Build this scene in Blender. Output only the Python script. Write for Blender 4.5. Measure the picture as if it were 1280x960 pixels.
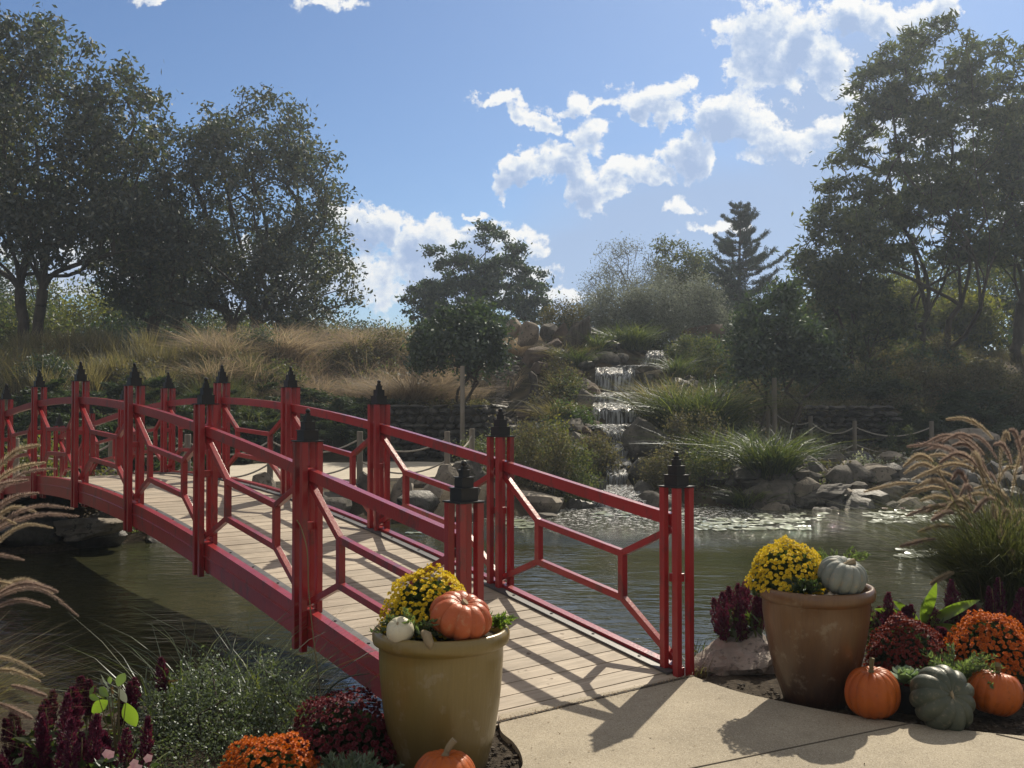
import bpy, math, random
import numpy as np
from mathutils import Vector, noise

sc = bpy.context.scene
for o in list(bpy.data.objects): bpy.data.objects.remove(o)
C = sc.collection
R = math.radians

# ------------------------------------------------------------ camera
CAMH, FPX, PITCH = 1.6, 1275.0, 0.0194
cam_d = bpy.data.cameras.new('camera'); cam = bpy.data.objects.new('camera', cam_d); C.objects.link(cam)
cam.location = (0, 0, CAMH); cam.rotation_euler = (math.pi/2 + PITCH, 0, 0)
cam_d.sensor_width = 36; cam_d.lens = 36*FPX/1280; cam_d.clip_start = .05; cam_d.clip_end = 5000
sc.camera = cam

# ------------------------------------------------------------ light, exposure
SUN_AZ, SUN_EL = 23.3, 40.5          # degrees right of the view, above the horizon
sc.view_settings.view_transform = 'Standard'; sc.view_settings.look = 'None'
sc.view_settings.exposure = 0.35; sc.view_settings.gamma = 1
sd = bpy.data.lights.new('sun', 'SUN'); sd.energy = 4.5; sd.angle = R(.55); sd.color = (1, .89, .72)
sun = bpy.data.objects.new('sun', sd); C.objects.link(sun)
sdir = Vector((math.sin(R(SUN_AZ))*math.cos(R(SUN_EL)), math.cos(R(SUN_AZ))*math.cos(R(SUN_EL)), math.sin(R(SUN_EL))))
sun.rotation_euler = sdir.to_track_quat('Z', 'Y').to_euler(); sun.location = (0, 0, 30)

world = bpy.data.worlds.new('World'); sc.world = world; world.use_nodes = True

class NT:
    """small helper that writes node graphs"""
    def __init__(s, tree): s.t = tree; s.n = tree.nodes; s.l = tree.links
    def new(s, typ, **kw):
        nd = s.n.new(typ)
        for k, v in kw.items(): setattr(nd, k, v)
        return nd
    def put(s, sock, v):
        if isinstance(v, bpy.types.NodeSocket): s.l.new(v, sock)
        elif v is not None: sock.default_value = v
    def math(s, op, a, b=None, c=None, clamp=False):
        nd = s.new('ShaderNodeMath', operation=op, use_clamp=clamp)
        s.put(nd.inputs[0], a); s.put(nd.inputs[1], b); s.put(nd.inputs[2], c)
        return nd.outputs[0]
    def noise(s, vec, scale, detail=4, rough=.55, w=None, dist=0):
        nd = s.new('ShaderNodeTexNoise'); s.put(nd.inputs['Vector'], vec)
        nd.inputs['Scale'].default_value = scale; nd.inputs['Detail'].default_value = detail
        nd.inputs['Roughness'].default_value = rough; nd.inputs['Distortion'].default_value = dist
        return nd.outputs['Fac']
    def mix(s, f, a, b, blend='MIX'):
        nd = s.new('ShaderNodeMix', data_type='RGBA', blend_type=blend)
        s.put(nd.inputs[0], f); s.put(nd.inputs[6], a); s.put(nd.inputs[7], b)
        return nd.outputs[2]
    def ramp(s, f, stops, interp='LINEAR'):
        nd = s.new('ShaderNodeValToRGB'); nd.color_ramp.interpolation = interp; s.put(nd.inputs[0], f)
        e = nd.color_ramp.elements
        while len(e) < len(stops): e.new(.5)
        for k, (p, c) in enumerate(stops):
            e[k].position = p
            e[k].color = c if len(c) == 4 else (*c, 1)
        return nd.outputs[0]
    def maprange(s, v, a, b, c=0, d=1, smooth=True):
        nd = s.new('ShaderNodeMapRange', interpolation_type='SMOOTHSTEP' if smooth else 'LINEAR')
        s.put(nd.inputs[0], v)
        for k, x in enumerate((a, b, c, d)): nd.inputs[1+k].default_value = x
        return nd.outputs[0]

def build_world():
    t = NT(world.node_tree); t.n.clear()
    sky = t.new('ShaderNodeTexSky', sky_type='NISHITA', sun_disc=False)
    sky.sun_elevation = R(SUN_EL); sky.sun_rotation = R(SUN_AZ)
    sky.altitude = 200; sky.air_density = 1.0; sky.dust_density = .6; sky.ozone_density = 2.2
    tc = t.new('ShaderNodeTexCoord'); sep = t.new('ShaderNodeSeparateXYZ'); t.l.new(tc.outputs['Generated'], sep.inputs[0])
    x, y, z = sep.outputs
    ys = t.math('MAXIMUM', y, .05)
    u = t.math('DIVIDE', x, ys); v = t.math('DIVIDE', z, ys)
    cmb = t.new('ShaderNodeCombineXYZ'); t.put(cmb.inputs[0], u); t.put(cmb.inputs[1], v); uv = cmb.outputs[0]
    HEAP = [(960, 62, 66, 60, 1), (1012, 60, 46, 40, 1), (1078, 20, 84, 30, 1), (1045, 88, 34, 50, .8), (1160, 8, 60, 26, .8), (925, 150, 52, 42, .85), (978, 172, 62, 30, .75), (862, 188, 52, 30, .85),
            (815, 122, 62, 27, .85), (720, 128, 44, 11, .5), (628, 127, 34, 12, .65), (672, 148, 40, 17, .85), (742, 165, 26, 24, .65), (700, 205, 54, 24, .9), (735, 232, 56, 22, .85), (655, 218, 34, 22, .8), (795, 205, 44, 20, .8), (848, 255, 34, 13, .6),
            (1130, 175, 60, 50, .6), (1240, 190, 90, 80, .7), (1035, 165, 40, 24, .7), (895, 285, 40, 14, .6),
            (462, 278, 56, 34, 1), (525, 300, 70, 30, 1), (598, 300, 76, 34, 1), (560, 340, 120, 50, .9), (440, 350, 70, 50, .8), (592, 257, 15, 5, .6), (412, 6, 50, 15, .9), (200, -8, 34, 12, .6), (700, 372, 50, 18, .8), (300, 360, 160, 60, .7), (80, 330, 120, 60, .6)]
    def blobs(lst, at_uv):
        out = None
        for (px, py, rx, ry, k) in lst:
            a, b = (px-640)/FPX, (505-py)/FPX
            m = t.new('ShaderNodeVectorMath', operation='SUBTRACT'); t.l.new(at_uv, m.inputs[0]); m.inputs[1].default_value = (a, b, 0)
            q = t.new('ShaderNodeVectorMath', operation='MULTIPLY'); t.l.new(m.outputs[0], q.inputs[0]); q.inputs[1].default_value = (FPX/rx, FPX/ry, 0)
            ln = t.new('ShaderNodeVectorMath', operation='LENGTH'); t.l.new(q.outputs[0], ln.inputs[0])
            f = t.math('MULTIPLY', t.math('SUBTRACT', 1.0, ln.outputs['Value']), k)
            out = f if out is None else t.math('SMOOTH_MAX', out, f, .12)
        return out
    def density(p):
        wv = t.new('ShaderNodeTexNoise'); t.l.new(p, wv.inputs['Vector']); wv.inputs['Scale'].default_value = 16; wv.inputs['Detail'].default_value = 7; wv.inputs['Roughness'].default_value = .62
        wob = t.new('ShaderNodeVectorMath', operation='MULTIPLY_ADD'); t.l.new(wv.outputs['Color'], wob.inputs[0]); wob.inputs[1].default_value = (.095, .08, 0); wob.inputs[2].default_value = (-.0475, -.04, 0)
        add = t.new('ShaderNodeVectorMath', operation='ADD'); t.l.new(p, add.inputs[0]); t.l.new(wob.outputs[0], add.inputs[1])
        n_ = t.noise(p, 34, 8, .62)
        vo = t.new('ShaderNodeTexVoronoi', feature='SMOOTH_F1'); vo.inputs['Scale'].default_value = 60; vo.inputs['Smoothness'].default_value = .6; t.l.new(add.outputs[0], vo.inputs['Vector'])
        d_ = t.math('ADD', blobs(HEAP, add.outputs[0]), t.math('MULTIPLY', t.math('SUBTRACT', n_, .46), 2.1))
        return t.math('ADD', d_, t.math('MULTIPLY', t.math('SUBTRACT', .45, vo.outputs['Distance']), .55))
    sh = t.new('ShaderNodeVectorMath', operation='ADD'); t.l.new(uv, sh.inputs[0]); sh.inputs[1].default_value = (.005, .0135, 0)
    d = density(uv); d1 = density(sh.outputs[0])
    alpha = t.maprange(d, .0, .34)
    lit = t.math('ADD', t.math('MULTIPLY', t.math('SUBTRACT', d, d1), .8), t.math('MULTIPLY_ADD', t.math('MAXIMUM', d, 0.0), -1.15, .92))
    n2 = t.noise(uv, 14, 6, .6)
    lit = t.math('ADD', lit, t.math('MULTIPLY', t.math('SUBTRACT', n2, .5), .9))
    shade = t.ramp(lit, [(0, (.40, .53, .79)), (.30, (.52, .64, .86)), (.58, (.84, .90, .98)), (.80, (1.04, 1.04, 1.03))])
    # broad thin veil low on the right
    veil = blobs([(900, 300, 330, 150, 1), (1100, 180, 260, 230, 1), (760, 340, 230, 110, 1)], uv)
    va = t.math('MULTIPLY', t.maprange(t.math('ADD', veil, t.math('MULTIPLY', t.math('SUBTRACT', n2, .5), .25)), .08, .6), .80)
    skyc = sky.outputs[0]
    tint = t.mix(1.0, skyc, (.70, .86, 1.06, 1), 'MULTIPLY')
    sc_ = t.new('ShaderNodeVectorMath', operation='SCALE'); t.put(sc_.inputs[0], tint); sc_.inputs['Scale'].default_value = 1.0
    # colours below are in the same units as the sky
    def scaled(col, k):
        nd = t.new('ShaderNodeVectorMath', operation='SCALE'); t.put(nd.inputs[0], col); nd.inputs['Scale'].default_value = k; return nd.outputs[0]
    front = t.maprange(y, .05, .3)
    c1 = t.mix(t.math('MULTIPLY', va, front), sc_.outputs[0], scaled((.40, .53, .78), CLOUD))
    c2 = t.mix(t.math('MULTIPLY', alpha, front), c1, scaled(shade, CLOUD))
    # broken white clouds added out of view, overhead and behind, to lift ambient light
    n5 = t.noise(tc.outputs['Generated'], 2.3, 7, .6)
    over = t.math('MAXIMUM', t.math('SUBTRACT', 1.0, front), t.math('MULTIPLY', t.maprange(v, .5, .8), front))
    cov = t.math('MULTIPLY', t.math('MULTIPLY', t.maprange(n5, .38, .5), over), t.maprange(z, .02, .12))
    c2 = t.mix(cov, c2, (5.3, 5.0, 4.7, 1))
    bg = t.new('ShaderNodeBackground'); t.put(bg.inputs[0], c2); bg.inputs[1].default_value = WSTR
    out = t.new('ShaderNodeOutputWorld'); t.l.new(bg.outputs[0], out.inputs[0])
WSTR, CLOUD = .068, 10.2
build_world()

# ------------------------------------------------------------ pixel -> place (photo is 1280x960)
def ray(px, py):
    u, v = (px-640)/FPX, (480-py)/FPX
    return np.array([u, math.cos(PITCH)-v*math.sin(PITCH), math.sin(PITCH)+v*math.cos(PITCH)])
def at(px, py, Y):
    r = ray(px, py); return np.array([0, 0, CAMH]) + r*(Y/r[1])
def gp(px, py, z=0.):
    r = ray(px, py); k = (z-CAMH)/r[2]; return np.array([0, 0, CAMH]) + r*k
def gx(px, Y): return (px-640)/FPX*Y

# ------------------------------------------------------------ materials
MATS = {}
def newmat(name):
    m = bpy.data.materials.new(name); m.use_nodes = True; t = NT(m.node_tree); t.n.clear()
    out = t.new('ShaderNodeOutputMaterial'); MATS[name] = m
    return m, t, out
def solid(name, c1, c2=None, scale=6, rough=.7, bump=0, bscale=40, metallic=0, coords='Object', stretch=(1, 1, 1), detail=6, spec=.5, coat=0, lo=.35, hi=.65, c3=None, s3=30, randisl=0):
    m, t, out = newmat(name)
    p = t.new('ShaderNodeBsdfPrincipled'); t.l.new(p.outputs[0], out.inputs[0])
    tc = t.new('ShaderNodeTexCoord'); mp = t.new('ShaderNodeMapping'); t.l.new(tc.outputs[coords], mp.inputs[0]); mp.inputs['Scale'].default_value = stretch
    vec = mp.outputs[0]
    if c2:
        f = t.maprange(t.noise(vec, scale, detail, .6), lo, hi); col = t.mix(f, (*c1, 1), (*c2, 1))
    else: col = (*c1, 1)
    if c3:
        f3 = t.maprange(t.noise(vec, s3, 5, .65), .52, .66); col = t.mix(f3, col, (*c3, 1))
    if randisl:
        g = t.new('ShaderNodeNewGeometry'); hs = t.new('ShaderNodeHueSaturation'); t.put(hs.inputs['Color'], col)
        t.put(hs.inputs['Value'], t.maprange(g.outputs['Random Per Island'], 0, 1, 1-randisl, 1+randisl, False)); col = hs.outputs[0]
    t.put(p.inputs['Base Color'], col)
    p.inputs['Roughness'].default_value = rough; p.inputs['Metallic'].default_value = metallic
    p.inputs['Specular IOR Level'].default_value = spec; p.inputs['Coat Weight'].default_value = coat
    if bump:
        b = t.new('ShaderNodeBump'); b.inputs['Strength'].default_value = 1; b.inputs['Distance'].default_value = bump
        t.put(b.inputs['Height'], t.noise(vec, bscale, 8, .65)); t.l.new(b.outputs[0], p.inputs['Normal'])
    return m
def leafy(name, cols, trans=.45, rough=.6, gloss=.045, tcol=1.6, var=.35, tb=.55):
    """leaves: each one takes its own shade; light passes through"""
    m, t, out = newmat(name)
    g = t.new('ShaderNodeNewGeometry'); rnd = g.outputs['Random Per Island']
    n = len(cols); col = t.ramp(rnd, [(i/max(1, n-1), c) for i, c in enumerate(cols)])
    tc = t.new('ShaderNodeTexCoord')
    big = t.noise(tc.outputs['Object'], .9, 3); hs = t.new('ShaderNodeHueSaturation'); t.put(hs.inputs['Color'], col)
    t.put(hs.inputs['Value'], t.maprange(big, .3, .7, 1-var, 1+var, False)); col = hs.outputs[0]
    d = t.new('ShaderNodeBsdfDiffuse'); t.put(d.inputs[0], col)
    tr = t.new('ShaderNodeBsdfTranslucent')
    tcl = t.mix(1, col, (tcol, tcol*1.05, tcol*tb, 1), 'MULTIPLY'); t.put(tr.inputs[0], tcl)
    mx = t.new('ShaderNodeMixShader'); mx.inputs[0].default_value = trans; t.l.new(d.outputs[0], mx.inputs[1]); t.l.new(tr.outputs[0], mx.inputs[2])
    gl = t.new('ShaderNodeBsdfGlossy'); gl.inputs['Roughness'].default_value = rough; gl.inputs[0].default_value = (.8, .85, .9, 1)
    m2 = t.new('ShaderNodeMixShader'); m2.inputs[0].default_value = gloss; t.l.new(mx.outputs[0], m2.inputs[1]); t.l.new(gl.outputs[0], m2.inputs[2])
    t.l.new(m2.outputs[0], out.inputs[0])
    return m

M_red = solid('red_paint', (.31, .019, .023), (.26, .016, .020), 3, .30, .0016, 55, coat=.3, c3=(.15, .028, .03), s3=7, stretch=(1, 1, .5))
M_black = solid('black_metal', (.006, .007, .009), (.010, .011, .013), 8, .5, .0005, 80)
M_strip = solid('edge_strip_rubber', (.05, .052, .055), (.09, .09, .09), 9, .5, .001, 90)
M_bolt = solid('bolt_steel', (.05, .05, .05), None, rough=.4, metallic=.8)
def concrete():
    m, t, out = newmat('patio_concrete'); p = t.new('ShaderNodeBsdfPrincipled'); t.l.new(p.outputs[0], out.inputs[0]); tc = t.new('ShaderNodeTexCoord'); ob = tc.outputs['Object']
    col = t.mix(t.maprange(t.noise(ob, 1.3, 6, .65), .35, .65), (.30, .26, .19, 1), (.40, .35, .26, 1))
    col = t.mix(t.math('MULTIPLY', t.maprange(t.noise(ob, 4.5, 6, .7, dist=.8), .55, .72), .35), col, (.20, .17, .125, 1))
    vo = t.new('ShaderNodeTexVoronoi'); vo.inputs['Scale'].default_value = 230; t.l.new(ob, vo.inputs['Vector']); sep = t.new('ShaderNodeSeparateColor'); t.l.new(vo.outputs['Color'], sep.inputs[0])
    g = sep.outputs[0]; col = t.mix(t.math('MULTIPLY', t.maprange(g, .72, .95), .55), col, (.12, .10, .075, 1)); col = t.mix(t.math('MULTIPLY', t.maprange(sep.outputs[1], .75, .95), .45), col, (.62, .57, .47, 1))
    t.put(p.inputs['Base Color'], col); p.inputs['Roughness'].default_value = .88
    b = t.new('ShaderNodeBump'); b.inputs['Distance'].default_value = .004; t.put(b.inputs['Height'], t.math('ADD', t.noise(ob, 170, 6, .7), t.math('MULTIPLY', t.noise(ob, 12, 4, .6), .8))); t.l.new(b.outputs[0], p.inputs['Normal'])
    return m
M_concrete = concrete()
M_concrete_old = solid('path_concrete', (.40, .36, .29), (.48, .43, .35), 2, .9, .004, 60)
M_pjoint = solid('paving_joint', (.11, .092, .07), None, rough=1)
M_joint = solid('dark_joint', (.06, .052, .042), None, rough=1)
M_soil = solid('mulch_soil', (.035, .026, .018), (.075, .056, .038), 9, .95, .03, 40, c3=(.14, .12, .09), s3=60)
M_bark = solid('tree_bark', (.045, .036, .028), (.085, .07, .055), 5, .95, .03, 14, stretch=(1, 1, .25))
M_bark_pale = solid('pale_bark', (.10, .085, .065), (.16, .14, .11), 5, .95, .03, 14, stretch=(1, 1, .25))
M_rock = solid('grey_rock', (.065, .06, .051), (.135, .122, .103), 2.4, .9, .035, 7, c3=(.05, .048, .035), s3=12)
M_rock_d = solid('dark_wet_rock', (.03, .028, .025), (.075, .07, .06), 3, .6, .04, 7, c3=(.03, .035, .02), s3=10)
M_rock_p = solid('pink_granite', (.22, .188, .16), (.34, .295, .255), 5, .9, .03, 16, c3=(.10, .088, .075), s3=18)
M_rock_l = solid('pale_limestone', (.17, .148, .12), (.29, .255, .205), 3, .9, .03, 9, c3=(.085, .078, .06), s3=12)
M_rock_t = solid('tan_rock', (.17, .135, .10), (.27, .22, .165), 3, .9, .03, 9, c3=(.08, .065, .05), s3=12)
M_rock_b = solid('brown_rust_rock', (.075, .052, .038), (.12, .085, .062), 3, .9, .03, 7)
M_pebble = solid('scree_pebbles', (.12, .108, .09), (.24, .215, .18), 3, .9, .01, 30, randisl=.45)
M_drift = solid('driftwood', (.045, .038, .031), (.10, .085, .07), 3, .9, .04, 9, stretch=(4, 4, .5))
M_drift_d = solid('dark_driftwood', (.035, .028, .022), (.07, .056, .045), 3, .9, .03, 9)
M_slate = solid('layered_slate', (.075, .07, .065), (.17, .16, .145), 2, .85, .06, 5, stretch=(.6, 1, 5))
M_stake = solid('weathered_stake', (.17, .15, .12), (.25, .22, .18), 4, .9, .006, 25, stretch=(1, 1, .15))
M_rope = solid('pale_rope', (.33, .30, .25), (.42, .39, .33), 30, .9, .003, 120)
M_pot_y = None

def deck_wood():
    m, t, out = newmat('deck_wood')
    p = t.new('ShaderNodeBsdfPrincipled'); t.l.new(p.outputs[0], out.inputs[0])
    g = t.new('ShaderNodeNewGeometry'); rnd = g.outputs['Random Per Island']
    tc = t.new('ShaderNodeTexCoord'); mp = t.new('ShaderNodeMapping'); t.l.new(tc.outputs['Object'], mp.inputs[0]); mp.inputs['Rotation'].default_value = (0, 0, -YAWB_ROT)
    ad = t.new('ShaderNodeVectorMath', operation='MULTIPLY_ADD'); t.l.new(mp.outputs[0], ad.inputs[0]); ad.inputs[1].default_value = (1.6, 22, 1)
    cm = t.new('ShaderNodeCombineXYZ'); t.put(cm.inputs[0], t.math('MULTIPLY', rnd, 37.)); t.l.new(cm.outputs[0], ad.inputs[2])
    gr = t.noise(ad.outputs[0], 1.6, 6, .6, dist=.6)
    col = t.mix(t.maprange(gr, .3, .7), (.45, .375, .275, 1), (.30, .245, .175, 1))
    kn = t.noise(mp.outputs[0], 14, 2, .5)
    col = t.mix(t.maprange(kn, .70, .76), col, (.13, .085, .05, 1))
    hs = t.new('ShaderNodeHueSaturation'); t.put(hs.inputs['Color'], col); t.put(hs.inputs['Value'], t.maprange(rnd, 0, 1, .82, 1.12, False)); hs.inputs['Saturation'].default_value = .85
    dirt = t.noise(tc.outputs['Object'], 1.6, 6, .65)
    col = t.mix(t.math('MULTIPLY', t.maprange(dirt, .46, .68), .55), hs.outputs[0], (.2, .165, .12, 1))
    t.put(p.inputs['Base Color'], col); p.inputs['Roughness'].default_value = .75
    b = t.new('ShaderNodeBump'); b.inputs['Distance'].default_value = .002; t.put(b.inputs['Height'], gr); t.l.new(b.outputs[0], p.inputs['Normal'])
    return m

def water_mat():
    m, t, out = newmat('pond_water')
    p = t.new('ShaderNodeBsdfPrincipled'); t.l.new(p.outputs[0], out.inputs[0])
    tc = t.new('ShaderNodeTexCoord'); ob = tc.outputs['Object']
    p.inputs['Roughness'].default_value = .035; p.inputs['IOR'].default_value = 1.333
    col = t.mix(t.maprange(t.noise(ob, .35, 4), .35, .65), (.028, .031, .015, 1), (.050, .050, .026, 1))
    # churned water and foam below the falls
    sp = t.new('ShaderNodeVectorMath', operation='DISTANCE'); t.l.new(ob, sp.inputs[0]); sp.inputs[1].default_value = (2.1, 19.4, WZ)
    dist = sp.outputs['Value']
    near = t.maprange(dist, .8, 5.6, 1, 0)
    foam = t.math('MULTIPLY', t.maprange(dist, .5, 4.2, 1, 0), t.maprange(t.noise(ob, 9, 6, .75), .50, .60))
    col = t.mix(foam, col, (.75, .77, .78, 1)); t.put(p.inputs['Base Color'], col)
    t.put(p.inputs['Roughness'], t.math('MULTIPLY_ADD', foam, .5, .035))
    mp = t.new('ShaderNodeMapping'); t.l.new(ob, mp.inputs[0]); mp.inputs['Scale'].default_value = (1.0, 1.9, 1); mp.inputs['Rotation'].default_value = (0, 0, .25)
    w1 = t.noise(mp.outputs[0], 2.6, 3, .5, dist=.5); w2 = t.noise(mp.outputs[0], 9, 3, .55)
    calm = t.maprange(t.noise(ob, .28, 2), .4, .62, .35, 1.1)
    h = t.math('MULTIPLY', t.math('ADD', t.math('MULTIPLY', w1, .026), t.math('MULTIPLY', w2, .0055)), calm)
    ch = t.math('MULTIPLY', t.math('MULTIPLY', t.noise(ob, 9, 4, .6), near), .16)
    b = t.new('ShaderNodeBump'); b.inputs['Distance'].default_value = 1; b.inputs['Strength'].default_value = 1
    t.put(b.inputs['Height'], t.math('ADD', h, ch)); t.l.new(b.outputs[0], p.inputs['Normal'])
    return m
def fall_mat():
    m, t, out = newmat('falling_water')
    tc = t.new('ShaderNodeTexCoord'); mp = t.new('ShaderNodeMapping'); t.l.new(tc.outputs['Object'], mp.inputs[0]); mp.inputs['Scale'].default_value = (9, 9, .9)
    n = t.noise(mp.outputs[0], 1.6, 6, .65)
    p = t.new('ShaderNodeBsdfPrincipled'); t.put(p.inputs['Base Color'], t.mix(t.maprange(n, .42, .6), (.05, .055, .05, 1), (.62, .65, .67, 1)))
    p.inputs['Roughness'].default_value = .2
    b = t.new('ShaderNodeBump'); b.inputs['Distance'].default_value = .08; t.put(b.inputs['Height'], n); t.l.new(b.outputs[0], p.inputs['Normal'])
    tp = t.new('ShaderNodeBsdfTransparent'); mx = t.new('ShaderNodeMixShader')
    t.put(mx.inputs[0], t.maprange(n, .36, .54, .22, .95)); t.l.new(tp.outputs[0], mx.inputs[1]); t.l.new(p.outputs[0], mx.inputs[2]); t.l.new(mx.outputs[0], out.inputs[0])
    return m
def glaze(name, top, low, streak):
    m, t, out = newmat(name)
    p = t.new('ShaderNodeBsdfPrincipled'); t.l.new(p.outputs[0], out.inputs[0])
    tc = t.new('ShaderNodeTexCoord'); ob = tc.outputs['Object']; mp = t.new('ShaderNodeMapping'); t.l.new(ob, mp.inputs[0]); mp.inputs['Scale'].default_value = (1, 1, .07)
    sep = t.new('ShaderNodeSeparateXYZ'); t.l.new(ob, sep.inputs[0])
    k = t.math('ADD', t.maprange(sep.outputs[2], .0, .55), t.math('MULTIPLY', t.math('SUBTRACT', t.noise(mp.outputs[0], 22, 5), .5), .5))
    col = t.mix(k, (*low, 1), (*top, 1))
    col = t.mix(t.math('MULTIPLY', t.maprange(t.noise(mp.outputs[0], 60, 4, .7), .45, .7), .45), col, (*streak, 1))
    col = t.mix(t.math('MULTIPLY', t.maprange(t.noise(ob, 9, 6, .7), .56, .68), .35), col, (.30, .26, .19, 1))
    t.put(p.inputs['Base Color'], col); p.inputs['Roughness'].default_value = .34; p.inputs['Coat Weight'].default_value = .25; p.inputs['Coat Roughness'].default_value = .25
    b = t.new('ShaderNodeBump'); b.inputs['Distance'].default_value = .003; t.put(b.inputs['Height'], t.noise(mp.outputs[0], 30, 5)); t.l.new(b.outputs[0], p.inputs['Normal'])
    return m

# ------------------------------------------------------------ mesh helpers
def nested(o, parent, label=None):
    if parent is not None:
        o.parent = parent
    if label: o['label'] = label
def origin_of(parent):
    v = Vector((0, 0, 0)); p = parent
    while p is not None: v += p.location; p = p.parent
    return v
def finish(me, name, mat, parent, smooth):
    me.materials.append(mat)
    o = bpy.data.objects.new(name, me); C.objects.link(o)
    if parent is not None: o.parent = parent
    return o
def tag(o, label, cat, group=None, kind=None):
    o['label'] = label; o['category'] = cat
    if group: o['group'] = group
    if kind: o['kind'] = kind
    return o
def struct(o, label=None): 
    o['kind'] = 'structure'
    if label: o['label'] = label
    return o
def empty(name, loc, label, cat, group=None):
    o = bpy.data.objects.new(name, None); C.objects.link(o); o.location = [float(a) for a in loc]; o.empty_display_size = .1
    return tag(o, label, cat, group)
def poly(name, V, F, mat, parent=None, smooth=False):
    """verts in world space; stored relative to the parent chain"""
    org = origin_of(parent)
    V = np.asarray(V, float) - np.array(org)
    me = bpy.data.meshes.new(name); me.from_pydata(V.tolist(), [], [list(f) for f in F]); me.update()
    if smooth: me.polygons.foreach_set('use_smooth', [True]*len(me.polygons))
    return finish(me, name, mat, parent, smooth)
def quads(name, V, mat, parent=None, smooth=False, F=None):
    """V (n,4,3) loose quads, or V (m,3) with F (n,4)"""
    org = np.array(origin_of(parent)); V = np.asarray(V, np.float32)
    if F is None: n = len(V); V = V.reshape(-1, 3); F = np.arange(n*4)
    else: n = len(F); F = np.asarray(F).reshape(-1)
    V = (V - org).astype(np.float32)
    me = bpy.data.meshes.new(name); me.vertices.add(len(V)); me.vertices.foreach_set('co', V.ravel())
    me.loops.add(n*4); me.loops.foreach_set('vertex_index', F.astype(np.int32))
    me.polygons.add(n); me.polygons.foreach_set('loop_start', np.arange(0, n*4, 4, dtype=np.int32))
    me.update(calc_edges=True)
    if smooth: me.polygons.foreach_set('use_smooth', np.ones(n, bool))
    return finish(me, name, mat, parent, smooth)

class MB:
    def __init__(s): s.V = []; s.F = []; s.n = 0
    def add(s, V, F):
        V = np.asarray(V, float); s.V.append(V); s.F += [[i+s.n for i in f] for f in F]; s.n += len(V)
    def box(s, c, size, ax=None):
        """box centred at c; ax = 3 axis vectors"""
        ax = np.eye(3) if ax is None else np.asarray(ax, float)
        h = np.asarray(size, float)/2; c = np.asarray(c, float)
        V = [c + ax[0]*h[0]*i + ax[1]*h[1]*j + ax[2]*h[2]*k for i in (-1, 1) for j in (-1, 1) for k in (-1, 1)]
        s.add(V, [(0, 1, 3, 2), (4, 6, 7, 5), (0, 4, 5, 1), (2, 3, 7, 6), (0, 2, 6, 4), (1, 5, 7, 3)])
    def bar(s, p0, p1, w, h, up=(0, 0, 1)):
        p0 = np.asarray(p0, float); p1 = np.asarray(p1, float); d = p1-p0; L = np.linalg.norm(d); d /= L
        up = np.asarray(up, float); side = np.cross(d, up); side /= np.linalg.norm(side); u = np.cross(side, d)
        s.box((p0+p1)/2, (L, w, h), (d, side, u))
    def tube(s, pts, rad, n=8, cap=True):
        pts = np.asarray(pts, float); m = len(pts); rad = np.broadcast_to(rad, (m,))
        t = np.gradient(pts, axis=0); t /= np.linalg.norm(t, axis=1)[:, None] + 1e-9
        ref = np.array([0, 0, 1.]) if abs(t[0][2]) < .9 else np.array([1., 0, 0])
        V = []
        for i in range(m):
            a = np.cross(t[i], ref); a /= np.linalg.norm(a)+1e-9; b = np.cross(t[i], a)
            for k in range(n):
                q = 2*math.pi*k/n; V.append(pts[i] + rad[i]*(a*math.cos(q)+b*math.sin(q)))
        F = [(i*n+k, i*n+(k+1) % n, (i+1)*n+(k+1) % n, (i+1)*n+k) for i in range(m-1) for k in range(n)]
        if cap: F += [tuple(range(n))[::-1], tuple((m-1)*n+k for k in range(n))]
        s.add(V, F)
    def lathe(s, prof, c, n=48):
        c = np.asarray(c, float); m = len(prof); V = []
        for (r, z) in prof:
            for k in range(n):
                q = 2*math.pi*k/n; V.append(c+np.array([r*math.cos(q), r*math.sin(q), z]))
        F = [(i*n+k, i*n+(k+1) % n, (i+1)*n+(k+1) % n, (i+1)*n+k) for i in range(m-1) for k in range(n)]
        s.add(V, F)
    def build(s, name, mat, parent=None, smooth=False, bevel=0):
        o = poly(name, np.concatenate(s.V), s.F, mat, parent, smooth)
        if bevel:
            b = o.modifiers.new('bevel', 'BEVEL'); b.width = bevel; b.segments = 2; b.limit_method = 'ANGLE'
        return o

def unit(v): return v/(np.linalg.norm(v, axis=-1, keepdims=True)+1e-9)
def rdir(rng, n): return unit(rng.normal(size=(n, 3)))
def leaves(P, L, W, rng, D=None, fold=0):
    """one diamond leaf at every point of P"""
    n = len(P); L = np.broadcast_to(L, (n,)) * rng.uniform(.65, 1.3, n); W = np.broadcast_to(W, (n,)) * rng.uniform(.7, 1.25, n)
    a = rdir(rng, n) if D is None else unit(D + .5*rdir(rng, n)); b = unit(np.cross(a, rdir(rng, n)))
    a = a*L[:, None]; b = b*W[:, None]/2
    return np.stack([P-a*.5, P-a*.05+b, P+a*.5, P-a*.05-b], 1)

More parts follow.
